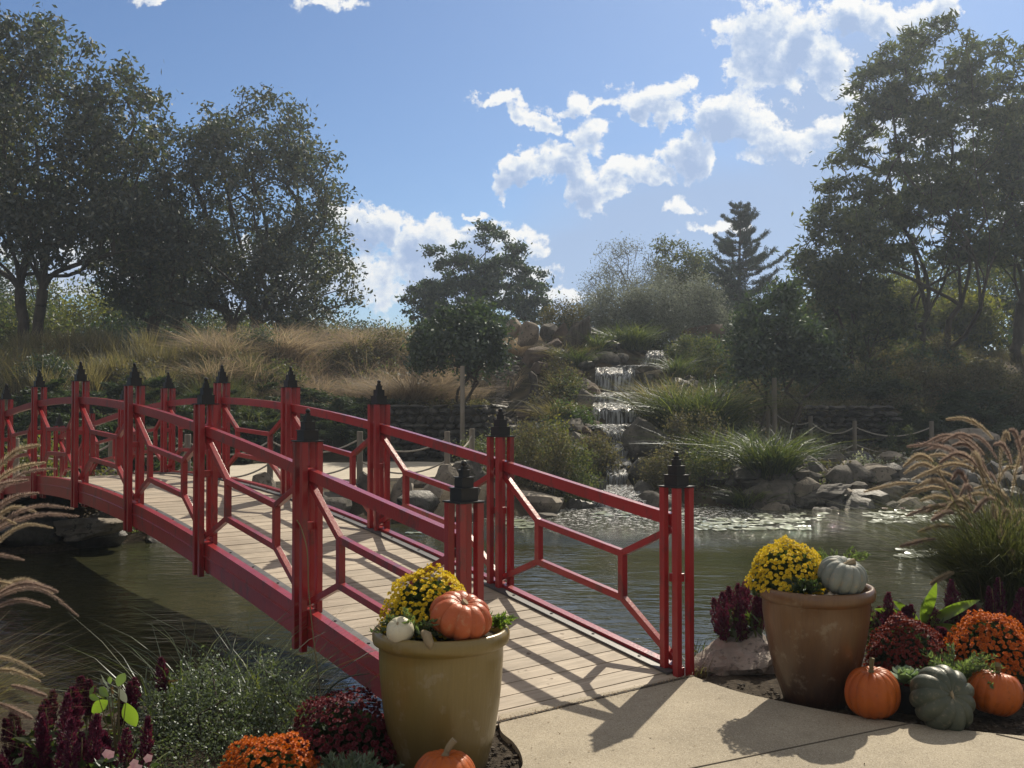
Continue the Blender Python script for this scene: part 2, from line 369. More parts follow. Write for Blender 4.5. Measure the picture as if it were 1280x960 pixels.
# ------------------------------------------------------------ terrain
WZ = -.45
POND = np.array([(-14, 6.6), (-6, 6.3), (-3, 6.25), (-1.6, 6.2), (-.7, 5.95), (.2, 6.25), (.9, 6.75), (1.5, 7.15), (2.4, 7.5), (3.2, 8.3), (4.4, 9), (8, 9.5), (13, 12), (15, 20.5), (10, 20.8),
                 (7.6, 20.2), (5.2, 19.8), (3.6, 20.1), (2.7, 21.2), (1.8, 20.6), (1.0, 18.9), (.3, 18.3), (-2, 17.3), (-4, 16), (-5.3, 15.0), (-6, 13.9), (-7.5, 13.1), (-10, 12.3), (-15, 10)], float)
def pond_sd(x, y):
    x = np.asarray(x, float); y = np.asarray(y, float); d = np.full(x.shape, 1e9); inside = np.zeros(x.shape, bool)
    n = len(POND)
    for i in range(n):
        a = POND[i]; b = POND[(i+1) % n]; e = b-a
        tt = np.clip(((x-a[0])*e[0]+(y-a[1])*e[1])/(e@e), 0, 1)
        d = np.minimum(d, np.hypot(x-a[0]-tt*e[0], y-a[1]-tt*e[1]))
        c = ((a[1] > y) != (b[1] > y)) & (x < (b[0]-a[0])*(y-a[1])/(b[1]-a[1]+1e-12)+a[0])
        inside ^= c
    return np.where(inside, -d, d)
def sstep(t): t = np.clip(t, 0, 1); return t*t*(3-2*t)
# the stream: path of the water from top to pond (x, y, z)
STREAM = np.array([(5.2, 36.0, 3.45), (4.75, 34.2, 3.25), (4.35, 33.0, 2.72), (3.6, 31.9, 2.68), (3.4, 31.3, 1.78), (3.2, 29.6, 1.62), (3.1, 28.9, .98), (2.9, 26.6, .72), (2.75, 26.0, .38), (2.6, 24.0, .1), (2.5, 23.2, -.15), (2.3, 21.3, -.4), (2.2, 20, -.55)])
def hgt(x, y):
    x = np.asarray(x, float); y = np.asarray(y, float); s = pond_sd(x, y)
    z0 = 28 - 5.5*np.exp(-((x-3.6)/3.2)**2) - 1.5*sstep((-x-3.2)/1) - 4.5*sstep((-x-6)/2.5) + 2.5*sstep((x-7)/4)
    wdt = 13 + 0*x
    tt = (y-z0)/wdt
    crest = 3.9 - .2*sstep((x-2)/6) - .9*sstep((-x-5)/6)
    H = crest*(.55*sstep(tt) + .45*np.clip(tt, 0, 1))
    H = H - 1.2*sstep((y-45)/30)
    und = .10*np.sin(x*.9+1.3)*np.sin(y*.7) + .05*np.sin(x*2.3+y*1.1)
    H = H + und*sstep((y-24)/6)
    H = np.maximum(H, 1.42*sstep((y-28.4)/.25)*sstep((x+3.9)/.3)*(1-sstep((x+.75)/.3)))
    H = np.maximum(H, 1.38*sstep((y-32.1)/.25)*sstep((x-8.9)/.3)*(1-sstep((x-12.3)/.6)))
    # gully of the stream
    zs = np.interp(y, STREAM[::-1, 1], STREAM[::-1, 2]); xs = np.interp(y, STREAM[::-1, 1], STREAM[::-1, 0])
    w = np.exp(-((x-xs)/1.3)**2)*sstep((y-19)/2)*(1-sstep((y-36)/3))
    H = H*(1-w) + (zs-.16)*w
    bank = np.where(y < 12, .7, 1.3)
    k = sstep(s/bank)
    up = (WZ-.12) + (H-(WZ-.12))*k
    return np.where(s > 0, up, WZ-.12-np.minimum(-s*.7, 1.0))
def hz(x, y): return float(hgt(np.array([x]), np.array([y]))[0])

def terrain():
    xs = np.unique(np.concatenate([np.linspace(-600, -60, 16), np.linspace(-60, -16, 45), np.linspace(-16, 16, 190), np.linspace(16, 60, 45), np.linspace(60, 600, 16)]))
    ys = np.unique(np.concatenate([np.linspace(-300, -2, 12), np.linspace(-2, 10, 90), np.linspace(10, 48, 200), np.linspace(48, 120, 40), np.linspace(120, 900, 20)]))
    X, Y = np.meshgrid(xs, ys); Z = hgt(X, Y)
    Z = np.where((Y < 6.6) & (Z > -.03), Z-.03, Z)
    V = np.stack([X, Y, Z], -1).reshape(-1, 3); nx, ny = len(xs), len(ys)
    I = np.arange(nx*ny).reshape(ny, nx)
    F = np.stack([I[:-1, :-1], I[:-1, 1:], I[1:, 1:], I[1:, :-1]], -1).reshape(-1, 4)
    m, t, out = newmat('ground_soil')
    p = t.new('ShaderNodeBsdfPrincipled'); t.l.new(p.outputs[0], out.inputs[0]); p.inputs['Roughness'].default_value = .95; p.inputs['Specular IOR Level'].default_value = .15
    tc = t.new('ShaderNodeTexCoord'); ob = tc.outputs['Object']; sp = t.new('ShaderNodeSeparateXYZ'); t.l.new(ob, sp.inputs[0])
    soil = t.mix(t.maprange(t.noise(ob, 30, 6, .7), .35, .65), (.035, .027, .019, 1), (.085, .068, .05, 1))
    hill = t.mix(t.maprange(t.noise(ob, 1.2, 5, .6), .35, .65), (.035, .032, .018, 1), (.085, .066, .04, 1))
    t.put(p.inputs['Base Color'], t.mix(t.maprange(sp.outputs[1], 12, 26), soil, hill))
    b = t.new('ShaderNodeBump'); b.inputs['Distance'].default_value = .02; t.put(b.inputs['Height'], t.noise(ob, 55, 6, .7)); t.l.new(b.outputs[0], p.inputs['Normal'])
    o = quads('ground', V, m, smooth=True, F=F); struct(o)
terrain()

# pond
WM = water_mat()
w = poly('water', [(-30, 2, WZ), (30, 2, WZ), (30, 23, WZ), (-30, 23, WZ)], [(0, 1, 2, 3)], WM)
struct(w)

# ------------------------------------------------------------ patio slab, path
def slab(name, pts, top, thick, mat):
    n = len(pts); V = [(p[0], p[1], top) for p in pts]+[(p[0], p[1], top-thick) for p in pts]
    F = [tuple(range(n)), tuple(range(2*n-1, n-1, -1))]+[(i, i+n, (i+1) % n+n, (i+1) % n) for i in range(n)]
    return poly(name, V, F, mat)
def smooth_pts(P, k=8):
    P = np.asarray(P, float); out = []
    for i in range(len(P)-1):
        p0 = P[max(i-1, 0)]; p1 = P[i]; p2 = P[i+1]; p3 = P[min(i+2, len(P)-1)]
        for t in np.linspace(0, 1, k, endpoint=False):
            out.append(.5*((2*p1)+(p2-p0)*t+(2*p0-5*p1+4*p2-p3)*t*t+(3*p1-p0-3*p2+p3)*t**3))
    out.append(P[-1]); return np.array(out)
edge = smooth_pts([gp(*p)[:2] for p in [(863, 844), (890, 854), (925, 865), (978, 877), (1053, 892), (1122, 902), (1200, 912), (1280, 920), (1400, 930)]])
edge = np.vstack([edge, [(9, 4.7), (20, 3.5), (20, -20), (-20, -20), (-20, 1.2), (-3, 2.2)]])
left = smooth_pts([gp(*p)[:2] for p in [(560, 1010), (618, 985), (650, 962), (652, 945), (642, 928), (626, 913), (624, 893)]])
patio = np.vstack([edge, left])
po = slab('patio', patio, 0.0, .10, M_concrete); struct(po)
jt = MB()
def joint(a, b, w=.007):
    a = np.append(gp(*a)[:2], .001); b = np.append(gp(*b)[:2], .001); jt.bar(a, b, w, .006)
joint((868, 960), (1145, 903), .006); joint((1245, 918), (1300, 930), .006); joint((868, 960), (700, 1000), .008)
struct(jt.build('pavement_joints', M_pjoint))

# ------------------------------------------------------------ bridge
YAW = -.6557
D2 = np.array([math.sin(YAW), math.cos(YAW)]); N2 = np.array([-D2[1], D2[0]])
YAWB_ROT = math.atan2(N2[1], N2[0])
X0 = np.array([.9872, 6.1335]); BW = 1.553
SS = [0, 1.76, 3.53, 5.30, 7.11, 8.92, 10.74, 12.55, 14.37]; ZZ = [0, .259, .491, .664, .742, .705, .545, .36, .12]
zc = np.polyfit(SS, ZZ, 4)
def bz(s): return float(np.polyval(zc, s))
def bp(s, side, dz=0., off=0.):
    """point on the bridge: s along, side 0 right .. 1 left"""
    q = X0+D2*s+N2*(BW*side+off); return np.array([q[0], q[1], bz(s)+dz])
M_deck = deck_wood()
def bridge():
    c = bp(0, .5)
    root = empty('footbridge', (c[0], c[1], 0), 'red painted arched wooden footbridge with lattice railings and black finials', 'bridge')
    ax3 = (np.append(D2, 0), np.append(N2, 0), np.array([0, 0, 1.]))
    # planks
    rng = random.Random(3); mb = MB(); s = -.12; pw = .138; gap = .009; hw = BW/2-.055
    while s < 14.6:
        a, b = s, s+pw-gap; za, zb = bz(a), bz(b); ext = .0
        jz = rng.uniform(-.0015, .0015)
        V = []
        for (ss, zz) in ((a, za), (b, zb)):
            for side in (-hw, hw):
                q = X0+D2*ss+N2*(BW/2+side); V += [(q[0], q[1], zz+jz), (q[0], q[1], zz-.035+jz)]
        mb.add(V, [(0, 4, 6, 2), (1, 3, 7, 5), (0, 2, 3, 1), (4, 5, 7, 6), (0, 1, 5, 4), (2, 6, 7, 3)])
        s += pw
    mb.build('deck', M_deck, root)
    # under-structure so that no daylight shows between boards
    mb = MB(); ss = np.linspace(-.1, 14.55, 60)
    for sd_ in (.25, .5, .75):
        for i in range(len(ss)-1): mb.bar(bp(ss[i], sd_, -.11), bp(ss[i+1]+.01, sd_, -.11), .05, .14)
    mb.build('joist', M_joint, root)
    for side, sg in ((0, -1), (1, 1)):
        # side beam, swept
        mb = MB(); ss = np.linspace(-.02, 14.6, 90); V = []
        for s_ in ss:
            for (o_, z_) in ((-.03, .035), (.03, .035), (.03, -.175), (-.03, -.175)): V.append(bp(s_, side, z_, o_))
        F = [(i*4+k, (i+1)*4+k, (i+1)*4+(k+1) % 4, i*4+(k+1) % 4) for i in range(len(ss)-1) for k in range(4)]+[(3, 2, 1, 0), tuple((len(ss)-1)*4+k for k in range(4))]
        mb.add(V, F)
        # thin lamination lip lower on the outer face
        V = []
        for s_ in ss:
            for (o_, z_) in ((sg*.034-.006, -.055), (sg*.034+.006, -.055), (sg*.034+.006, -.068), (sg*.034-.006, -.068)): V.append(bp(s_, side, z_, o_))
        mb.add(V, F)
        mb.build('side_beam', M_red, root)
        # flat black edging strip with bolts
        mb = MB(); V = []; inn = -sg
        for s_ in ss:
            for (o_, z_) in ((inn*.034, .012), (inn*.034, .017), (inn*.105, .017), (inn*.105, .003)): V.append(bp(s_, side, z_, o_))
        mb.add(V, F); st = mb.build('edge_strip', M_strip, root)
        for s_ in np.arange(.25, 14.5, .42):
            mb = MB(); p = bp(s_, side, .017, inn*.07); mb.lathe([(0, .006), (.008, .005), (.011, 0)], p, 8); mb.build('bolt', M_bolt, st)
    # posts
    for side in (0, 1):
        for i, s_ in enumerate(SS):
            b = bp(s_, side); po_ = MB(); top = b[2]+1.10
            for i1 in (-1, 1):
                for i2 in (-1, 1):
                    q = b[:2]+D2*.053*i1+N2*.053*i2
                    bot = b[2]-.23 if (i > 0) else -.12
                    po_.box((q[0], q[1], (top+bot)/2), (.040, .040, top-bot), ax3)
            # spacer blocks between the four members
            for zz in (.0, .56): po_.box((b[0], b[1], b[2]+zz), (.066, .066, .05), ax3)
            pobj = po_.build('post', M_red, root, bevel=.003)
            f = MB(); z = top
            def blk(w, h):
                nonlocal z
                f.box((b[0], b[1], z+h/2), (w, w, h), ax3); z += h
            blk(.158, .008); blk(.102, .062); blk(.114, .005); blk(.070, .050); blk(.080, .004); blk(.040, .032); blk(.050, .004); blk(.026, .018)
            f.lathe([(0.0, -.016), (.012, -.012), (.017, 0), (.012, .012), (0, .017)], (b[0], b[1], z+.014), 12)
            f.build('finial', M_black, pobj)
        for i in range(8):
            a, b = SS[i]+.055, SS[i+1]-.055; L = b-a
            mb = MB(); ss = np.linspace(SS[i]+.02, SS[i+1]-.02, 9); V = []
            for s_ in ss:
                for (o_, z_) in ((-.024, .935), (.024, .935), (.024, .862), (-.024, .862)): V.append(bp(s_, side, z_, o_))
            F = [(k4*4+k, (k4+1)*4+k, (k4+1)*4+(k+1) % 4, k4*4+(k+1) % 4) for k4 in range(len(ss)-1) for k in range(4)]+[(3, 2, 1, 0), tuple((len(ss)-1)*4+k for k in range(4))]
            mb.add(V, F); mb.build('handrail', M_red, root)
            mb = MB(); s1 = SS[i]+.265*(SS[i+1]-SS[i]); s2 = SS[i]+.745*(SS[i+1]-SS[i]); w = .043
            U, Lw = .585, .305; n3 = np.append(N2, 0)
            def br(sa, za, sb, zb, ww=w): mb.bar(bp(sa, side, za), bp(sb, side, zb), ww*.96, ww, up=np.cross(n3, bp(sb, side, zb)-bp(sa, side, za)))
            br(s1, U, s2, U); br(s1, Lw, s2, Lw)
            mb.bar(bp(s1, side, Lw-.015), bp(s1, side, U+.015), w*1.02, w*1.02, up=n3); mb.bar(bp(s2, side, Lw-.015), bp(s2, side, U+.015), w*1.02, w*1.02, up=n3)
            br(a-.03, .845, s1, U, w*.94); br(b+.03, .845, s2, U, w*.94); br(a-.03, .07, s1, Lw, w*.94); br(b+.03, .07, s2, Lw, w*.94)
            mb.build('lattice_panel', M_red, root, bevel=.002)
bridge()
gaps = MB(); a = bp(-.128, 0, 0, .0); b = bp(-.128, 1, 0, .1); gaps.bar((a[0], a[1], .0005), (b[0], b[1], .0005), .022, .006)
struct(gaps.build('bridge_threshold_gap', M_joint))

def litter():
    rng = np.random.default_rng(19); P = []
    for i in range(420):
        f = rng.random(); a_ = bp(-.128, 0)[:2]; b_ = bp(-.128, 1)[:2]; q = a_+(b_-a_)*f+rng.normal(size=2)*(.012 if i < 300 else .05); P.append((q[0], q[1], .006))
    for i in range(70): q = gp(rng.uniform(660, 1250), rng.uniform(870, 958)); P.append((q[0], q[1], .004))
    P = [p for p in P if in_poly(p[0], p[1], patio)]
    P = np.array(P); n = len(P); a = unit(np.stack([rng.normal(size=n), rng.normal(size=n), rng.normal(size=n)*.2], 1)); b = np.cross(a, [0, 0, 1.]); s_ = rng.uniform(.003, .009, (n, 1))
    V = np.stack([P-a*s_, P+b*s_*.5+(0, 0, .002), P+a*s_, P-b*s_*.5], 1)
    o = quads('leaf_litter', V, solid('dry_leaf_crumbs', (.16, .11, .06), (.24, .18, .11), 30, .9)); tag(o, 'crumbs of dry leaves along the deck threshold and on the paving', 'leaf litter', kind='stuff')

# ------------------------------------------------------------ rocks
import bmesh
ICO = {}
def ico(k):
    if k not in ICO:
        bm = bmesh.new(); bmesh.ops.create_icosphere(bm, subdivisions=k, radius=1)
        ICO[k] = (np.array([v.co[:] for v in bm.verts]), [[v.index for v in f.verts] for f in bm.faces]); bm.free()
    return ICO[k]
def rock_verts(seed, k=3, cuts=14, rough=.035):
    rng = np.random.default_rng(seed); V, F = ico(k); n = rdir(rng, cuts); d = rng.uniform(.46, .86, cuts)
    dots = V@n.T; r = np.ones(len(V))
    for j in range(cuts):
        mask = dots[:, j] > 1e-3; r[mask] = np.minimum(r[mask], d[j]/dots[mask, j])
    r = np.minimum(r, 1.0)
    nz = np.array([noise.fractal(Vector(v*1.9+seed*.37), 1.0, 2.0, 4) for v in V])
    return V*(r*1.12*(1+rough*2.6*nz))[:, None], F
def rock(name, label, c, size, seed, mat, rot=0, group=None, k=3, tilt=0, cuts=14, cat='rock', rough=.035):
    V, F = rock_verts(seed, k, cuts, rough); V = V*np.asarray(size)/2
    ct, st = math.cos(tilt), math.sin(tilt); V = V@np.array([[ct, 0, st], [0, 1, 0], [-st, 0, ct]])
    cr, sr = math.cos(rot), math.sin(rot); V = V@np.array([[cr, sr, 0], [-sr, cr, 0], [0, 0, 1]])
    me = bpy.data.meshes.new(name); me.from_pydata(V.tolist(), [], F); me.update()
    o = finish(me, name, mat, None, False); o.location = [float(a) for a in c]
    me.polygons.foreach_set('use_smooth', [True]*len(me.polygons))
    try: me.set_sharp_from_angle(angle=R(32))
    except Exception: pass
    return tag(o, label, cat, group)
def rock_at(px0, px1, pytop, pybot, Y, seed, mat, label, depth=1.0, group=None, **kw):
    """a rock that fills px0..px1 and pytop..pybot at distance Y"""
    a = at(px0, pybot, Y); b = at(px1, pytop, Y); w = b[0]-a[0]; h = b[2]-a[2]
    return rock('rock', label, ((a[0]+b[0])/2, Y+w*depth*.3, a[2]+h/2-.04), (w*1.14, w*depth*1.1, h*1.25+.08), seed, mat, group=group, **kw)

rock_at(866, 972, 806, 861, 6.25, 5, M_rock_p, 'pinkish granite boulder at the patio edge between the last bridge post and the brown pot', 1.0, k=4, rot=.2, tilt=.12, rough=.10, cuts=22)
rock_at(1262, 1310, 842, 872, 5.9, 9, M_rock_p, 'pale boulder cut off by the right edge of the picture behind the pumpkins', 1, k=4)
# under the bridge, left
rock('rock', 'broad pale flat ledge rock overhanging the water under the bridge', (gx(122, 14.5), 14.5, -.15), (1.75, 1.0, .30), 11, M_rock_l, k=4, cuts=16, tilt=.10, rough=.09)
rock('rock', 'dark block carrying the pale ledge rock at the waterline under the bridge', (gx(112, 14.8), 14.8, -.36), (1.35, .9, .55), 12, M_rock_d, k=3)
G = 'shore rocks under the left end of the bridge'
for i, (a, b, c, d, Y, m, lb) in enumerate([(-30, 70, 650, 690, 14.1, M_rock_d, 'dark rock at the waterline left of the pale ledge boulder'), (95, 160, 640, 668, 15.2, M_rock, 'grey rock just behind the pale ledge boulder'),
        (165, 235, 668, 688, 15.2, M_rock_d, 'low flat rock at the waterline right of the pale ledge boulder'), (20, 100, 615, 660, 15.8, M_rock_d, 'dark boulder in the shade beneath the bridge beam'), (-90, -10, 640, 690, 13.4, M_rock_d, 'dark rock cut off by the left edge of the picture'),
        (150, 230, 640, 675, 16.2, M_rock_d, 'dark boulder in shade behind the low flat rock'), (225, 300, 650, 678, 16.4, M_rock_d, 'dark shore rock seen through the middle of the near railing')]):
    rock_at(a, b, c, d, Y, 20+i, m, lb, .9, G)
# shore and heap left of the falls
G = 'boulders on the far shore behind the bridge'
for i, (a, b, c, d, Y, m, lb) in enumerate([(640, 712, 612, 652, 19.2, M_rock_l, 'flat topped pale slab at the waterline left of the waterfall'), (600, 645, 598, 650, 19.0, M_rock_l, 'tall pale rock at the waterline behind the second bridge post'),
        (515, 555, 612, 650, 18.6, M_rock_l, 'squarish tan boulder at the waterline seen between two bridge posts'), (556, 600, 604, 645, 18.9, M_rock, 'grey boulder next to the squarish tan boulder'),
        (486, 516, 600, 640, 18.2, M_rock_l, 'narrow pale boulder right beside the third bridge post'), (440, 475, 598, 640, 18.0, M_rock, 'grey boulder left of the third bridge post'),
        (540, 575, 583, 612, 20.2, M_rock_l, 'pale rounded rock at the foot of the rope fence post'), (500, 535, 592, 612, 19.6, M_rock_l, 'small pale rock above the squarish tan boulder'),
        (565, 610, 578, 606, 20.9, M_rock, 'grey rock behind the fence posts by the juniper tips'), (310, 345, 592, 612, 18.4, M_rock_l, 'whitish rock beside the path seen through the railing'),
        (405, 440, 600, 625, 17.6, M_rock, 'grey rock at the path edge left of the grey boulder'), (700, 742, 625, 650, 20.0, M_rock_d, 'dark wet rock at the left lip of the lowest cascade'), (1175,1230,612,642,20.9,M_rock_d,'dark rock behind the fountain grass plumes'),
        (798, 848, 618, 645, 20.3, M_rock, 'grey slab at the waterline right of the lowest cascade'), (255,300,596,622,17.0,M_rock_d,'dark rock seen below the path through the far railing')]):
    rock_at(a, b, c, d, Y, 40+i, m, lb, .9, G)
# far right bank
rock_at(940, 1008, 606, 640, 19.9, 61, M_rock, 'large smooth grey boulder at the waterline below the iris clump', .9, k=4, cuts=10)
def slate():
    a = at(990, 645, 20.1); b = at(1075, 595, 20.1)
    return rock('rock', 'long slanting slab of layered dark slate reaching into the water', ((a[0]+b[0])/2, 20.5, (a[2]+b[2])/2+.02), (1.75, .9, .42), 63, M_slate, tilt=.32, k=4, rough=.06)
slate()
G = 'rock pile on the far right bank'
for i, (a, b, c, d, Y, m, lb) in enumerate([(1035, 1062, 562, 590, 23.4, M_rock, 'round grey boulder topmost in the pile on the right bank'), (1030, 1058, 588, 612, 22.2, M_rock_b, 'brownish boulder under the topmost round one'),
        (1010, 1030, 596, 616, 21.6, M_rock_l, 'small pale egg shaped stone beside the slate slab'), (1028, 1052, 602, 620, 21.3, M_rock, 'small grey stone right of the egg shaped stone'),
        (1050, 1078, 594, 622, 21.4, M_rock_l, 'tan wedge of rock standing in the middle of the pile'), (1068, 1100, 585, 606, 22.2, M_rock_d, 'dark rock right of the tan wedge'),
        (1058, 1095, 566, 590, 23.4, M_rock_d, 'dark block beneath the white flowering creeper'), (1085, 1115, 600, 622, 21.6, M_rock, 'grey rock above the waterline right of the dark rock'),
        (1100, 1150, 605, 632, 21.2, M_rock_d, 'long dark rock at the right end of the pile'), (1078, 1108, 618, 636, 20.7, M_rock, 'flat grey rock at the waterline below the pile'), (1100, 1130, 565, 578, 24.0, M_rock_l, 'white flat stone on top of the bank by the sapling'),
        (1130, 1165, 572, 592, 23.0, M_rock_l, 'pale stone behind the first fountain grass plumes'), (1145, 1185, 590, 615, 22.0, M_rock_d, 'dark stone behind the drooping plumes'), (1170, 1215, 560, 585, 24.0, M_rock_l, 'pale stones stacked near the last fence post'),
        (1195, 1250, 540, 565, 25.5, M_rock_l, 'white topped rock far right above the plumes'), (985, 1012, 575, 600, 22.0, M_rock, 'grey rock tucked behind the iris clump on the right')]):
    rock_at(a, b, c, d, Y, 70+i, m, lb, .9, G)
a = at(1000, 600, 22.6)
rock('rock', 'slanting brown slab leaning up to the first fence post', (gx(1010, 22.6)+.1, 22.9, .22), (1.25, .8, .42), 91, M_slate, tilt=-.55, k=3, rough=.05)
# around the falls
G = 'boulders lining the waterfall'
for i, (a, b, c, d, Y, m, lb) in enumerate([(775, 838, 530, 578, 25.2, M_rock, 'big rough brown boulder in mid stream right of the lower cascade'), (712, 758, 478, 502, 30.4, M_rock_b, 'domed tan boulder left of the upper fall'),
        (822, 862, 432, 452, 34.0, M_rock_d, 'dark angular rock right of the highest cascade'), (858, 915, 402, 424, 37.0, M_rock_b, 'rust brown boulder on the crest beneath the silver shrubs'),
        (700, 735, 515, 545, 28.0, M_rock_d, 'dark rock below the small green cushion'), (738, 800, 508, 540, 29.9, M_rock_d, 'dark ledge behind the middle fall'), (800, 835, 462, 492, 32.6, M_rock_d, 'dark rock at the right lip of the curtain fall'),
        (742, 806, 462, 490, 32.4, M_rock_d, 'black wet ledge behind the curtain of water'), (835, 880, 420, 440, 36.0, M_rock_d, 'dark rock uphill of the highest cascade'), (780, 812, 425, 445, 36.5, M_rock_d, 'dark rock left of the highest cascade'),
        (742, 770, 560, 592, 23.6, M_rock_d, 'dark stone left of the bottom rapids'), (782, 815, 575, 605, 22.8, M_rock_d, 'dark stone right of the bottom rapids'), (720, 745, 490, 512, 29.4, M_rock, 'grey rock beside the green cushion'),
        (800, 830, 500, 532, 29.3, M_rock_d, 'dark rock at the right lip of the middle fall'), (660, 702, 450, 470, 32.2, M_rock_b, 'pale step stone below the root stump'), (690, 728, 466, 480, 31.5, M_rock_b, 'flat pale stone at the edge of the upper pool'),
        (672, 706, 425, 450, 33.5, M_rock_b, 'brown rock leaning on the driftwood slab'), (648, 676, 405, 432, 35.0, M_rock_t, 'sunlit tan rock under the dry grass tuft'), (690, 715, 405, 432, 35.4, M_rock_b, 'brown rock left of the driftwood slab'),
        (628, 655, 398, 420, 36.0, M_rock_t, 'sunlit rock high beside the stone path'), (672, 700, 405, 425, 35.6, M_rock, 'grey rock in the middle of the upper heap'), (655, 690, 432, 455, 33.0, M_rock_b, 'tan flat rock right behind the root stump'),
        (735, 760, 600, 628, 21.6, M_rock_d, 'dark stone left of the pond inlet'), (790, 822, 600, 624, 21.4, M_rock_d, 'dark stone right of the pond inlet'), (700, 740, 440, 480, 33.2, M_rock_d, 'dark boulder under the driftwood slab'), (760,800,445,466,34.5,M_rock_d,'dark rock under the iris clump at the top pool')]):
    rock_at(a, b, c, d, Y, 100+i, m, lb, .8, G)
G = 'stones edging the planting on the slope right of the falls'
rr = random.Random(8)
for i in range(26):
    px = rr.uniform(905, 1005); py = rr.uniform(505, 560); Y = 24+ (560-py)/55*7
    s = rr.uniform(.25, .6); x = gx(px, Y); z = hz(x, Y)
    rock('rock', 'grey rubble stone on the bank between the fall planting and the rope fence', (x, Y, z+s*.12), (s*1.3, s, s*.8), 140+i, rr.choice([M_rock, M_rock_d, M_rock_l]), group=G, k=2)

G = 'small stones along the far shoreline'
rr = random.Random(21); cnt_ = 0
for i in range(700):
    px = rr.uniform(400, 1290) if i % 2 else rr.uniform(900, 1290); Y = rr.uniform(17.0, 22.5); x = gx(px, Y); sdv = float(pond_sd(np.array([x]), np.array([Y]))[0])
    if sdv < -.15 or sdv > (2.6 if x > 3.2 else 1.2) or (1.0 < x < 3.2) or cnt_ > 150: continue
    s = rr.uniform(.25, .75); cnt_ += 1
    rock('rock', 'small mixed stone wedged along the far shoreline', (x, Y, hz(x, Y)+s*.16), (s*rr.uniform(1, 1.6), s, s*.8), 600+i, rr.choice([M_rock, M_rock_d, M_rock_d, M_rock_l]), group=G, k=2, rot=rr.uniform(0, 3))
G = 'rubble of the bank beside the waterfall'
for i in range(85):
    t_ = rr.random(); Y = 23+t_*13; xs_ = float(np.interp(Y, STREAM[::-1, 1], STREAM[::-1, 0])); x = xs_+rr.choice([-1, -1, 1])*rr.uniform(.75, 3.0 if Y > 28 else 1.6)
    s = rr.uniform(.3, .85)
    rock('rock', 'dark rubble rock on the bank beside the waterfall', (x, Y, hz(x, Y)+s*.12), (s*rr.uniform(1, 1.5), s, s*.8), 700+i, rr.choice([M_rock, M_rock_d, M_rock_d, M_rock_b]), group=G, k=2, rot=rr.uniform(0, 3))

# stone retaining walls
def stone_wall(label, x0, x1, Y, zb, zt, seed, mat, capmat):
    root = empty('stone_wall', ((x0+x1)/2, Y, zb), label, 'wall')
    rng = np.random.default_rng(seed); mb = MB(); z = zb
    while z < zt-.05:
        h = rng.uniform(.16, .26); x = x0
        while x < x1:
            w_ = rng.uniform(.2, .5); V, F = rock_verts(int(rng.integers(1e5)), 2, 10, .03)
            mb.add(V*np.array([w_*.56, .24, h*.56])+np.array([x+w_/2, Y+rng.uniform(-.03, .03), z+h/2]), F); x += w_*.95
        z += h*.93
    mb.build('masonry', mat, root, smooth=False)
    mb = MB(); x = x0
    while x < x1:
        w_ = rng.uniform(.35, .7); V, F = rock_verts(int(rng.integers(1e5)), 2, 12, .02)
        mb.add(V*np.array([w_*.58, .3, .07])+np.array([x+w_/2, Y, zt+.03]), F); x += w_*.98
    mb.build('coping', capmat, root)
stone_wall('low dry stone wall behind the path left of the pebble slope', gx(485, 28.5), gx(612, 28.5), 28.3, -.05, 1.5, 3, M_rock_d, M_rock_d)
stone_wall('low rubble wall in shade behind the right rope fence', gx(1002, 32), gx(1112, 32), 32.0, -.05, 1.45, 4, M_rock_d, M_rock)

# pebble chute and scree
def pebbles(name, label, P, smin, smax, seed, mat, flat=.55):
    rng = np.random.default_rng(seed); B = [rock_verts(900+k, 1, 8, .02) for k in range(6)]; mb = MB(); Vs = []; Fs = []; n = 0
    for p in P:
        V, F = B[rng.integers(6)]; s = rng.uniform(smin, smax); q = rng.uniform(0, 6.28)
        V = V*np.array([s*rng.uniform(.7, 1.3), s, s*flat]); c_, s_ = math.cos(q), math.sin(q); V = V@np.array([[c_, s_, 0], [-s_, c_, 0], [0, 0, 1]])
        Vs.append(V+p); Fs += [[i+n for i in f] for f in F]; n += len(V)
    o = poly(name, np.concatenate(Vs), Fs, mat); return tag(o, label, 'stones', kind='stuff')
rng = np.random.default_rng(5); P = []
for i in range(900):
    t = rng.uniform(0, 1); Y = 28.6+t*7.4; cx = np.interp(t, [0, .35, .7, 1], [625, 612, 618, 640]); px = cx+rng.normal()*9
    x = gx(px, Y); P.append((x, Y, hz(x, Y)+.05))
pebbles('pebble_chute', 'narrow chute of rounded pale pebbles running down beside the small tree', P, .07, .15, 6, M_pebble)
P = []
for i in range(2600):
    Y = rng.uniform(22.5, 31); px = rng.normal(655, 24) if Y > 27 else rng.uniform(560, 700)
    if Y < 25 and rng.random() < .5: continue
    x = gx(px, Y); P.append((x, Y, hz(x, Y)+.02))
pebbles('scree', 'loose grey scree between the pebble chute and the waterfall', P, .035, .09, 7, M_pebble)
P = []
for i in range(2600):
    a = rng.uniform(0, 1); px = rng.uniform(560, 1330); py = rng.uniform(850, 935)
    q = gp(px, py)
    if px < 700: q = gp(rng.uniform(470, 655), rng.uniform(905, 990))
    P.append((q[0], q[1], hz(q[0], q[1])-.022))
from_edge = []
def in_poly(x, y, Q):
    c = False; n = len(Q)
    for i in range(n):
        a = Q[i]; b = Q[(i+1) % n]
        if (a[1] > y) != (b[1] > y) and x < (b[0]-a[0])*(y-a[1])/(b[1]-a[1])+a[0]: c = not c
    return c
litter()
P = [p for p in P if not in_poly(p[0], p[1], patio)]
pebbles('bed_gravel', 'small brown gravel of the planting beds along the patio', P, .006, .016, 8, M_soil)

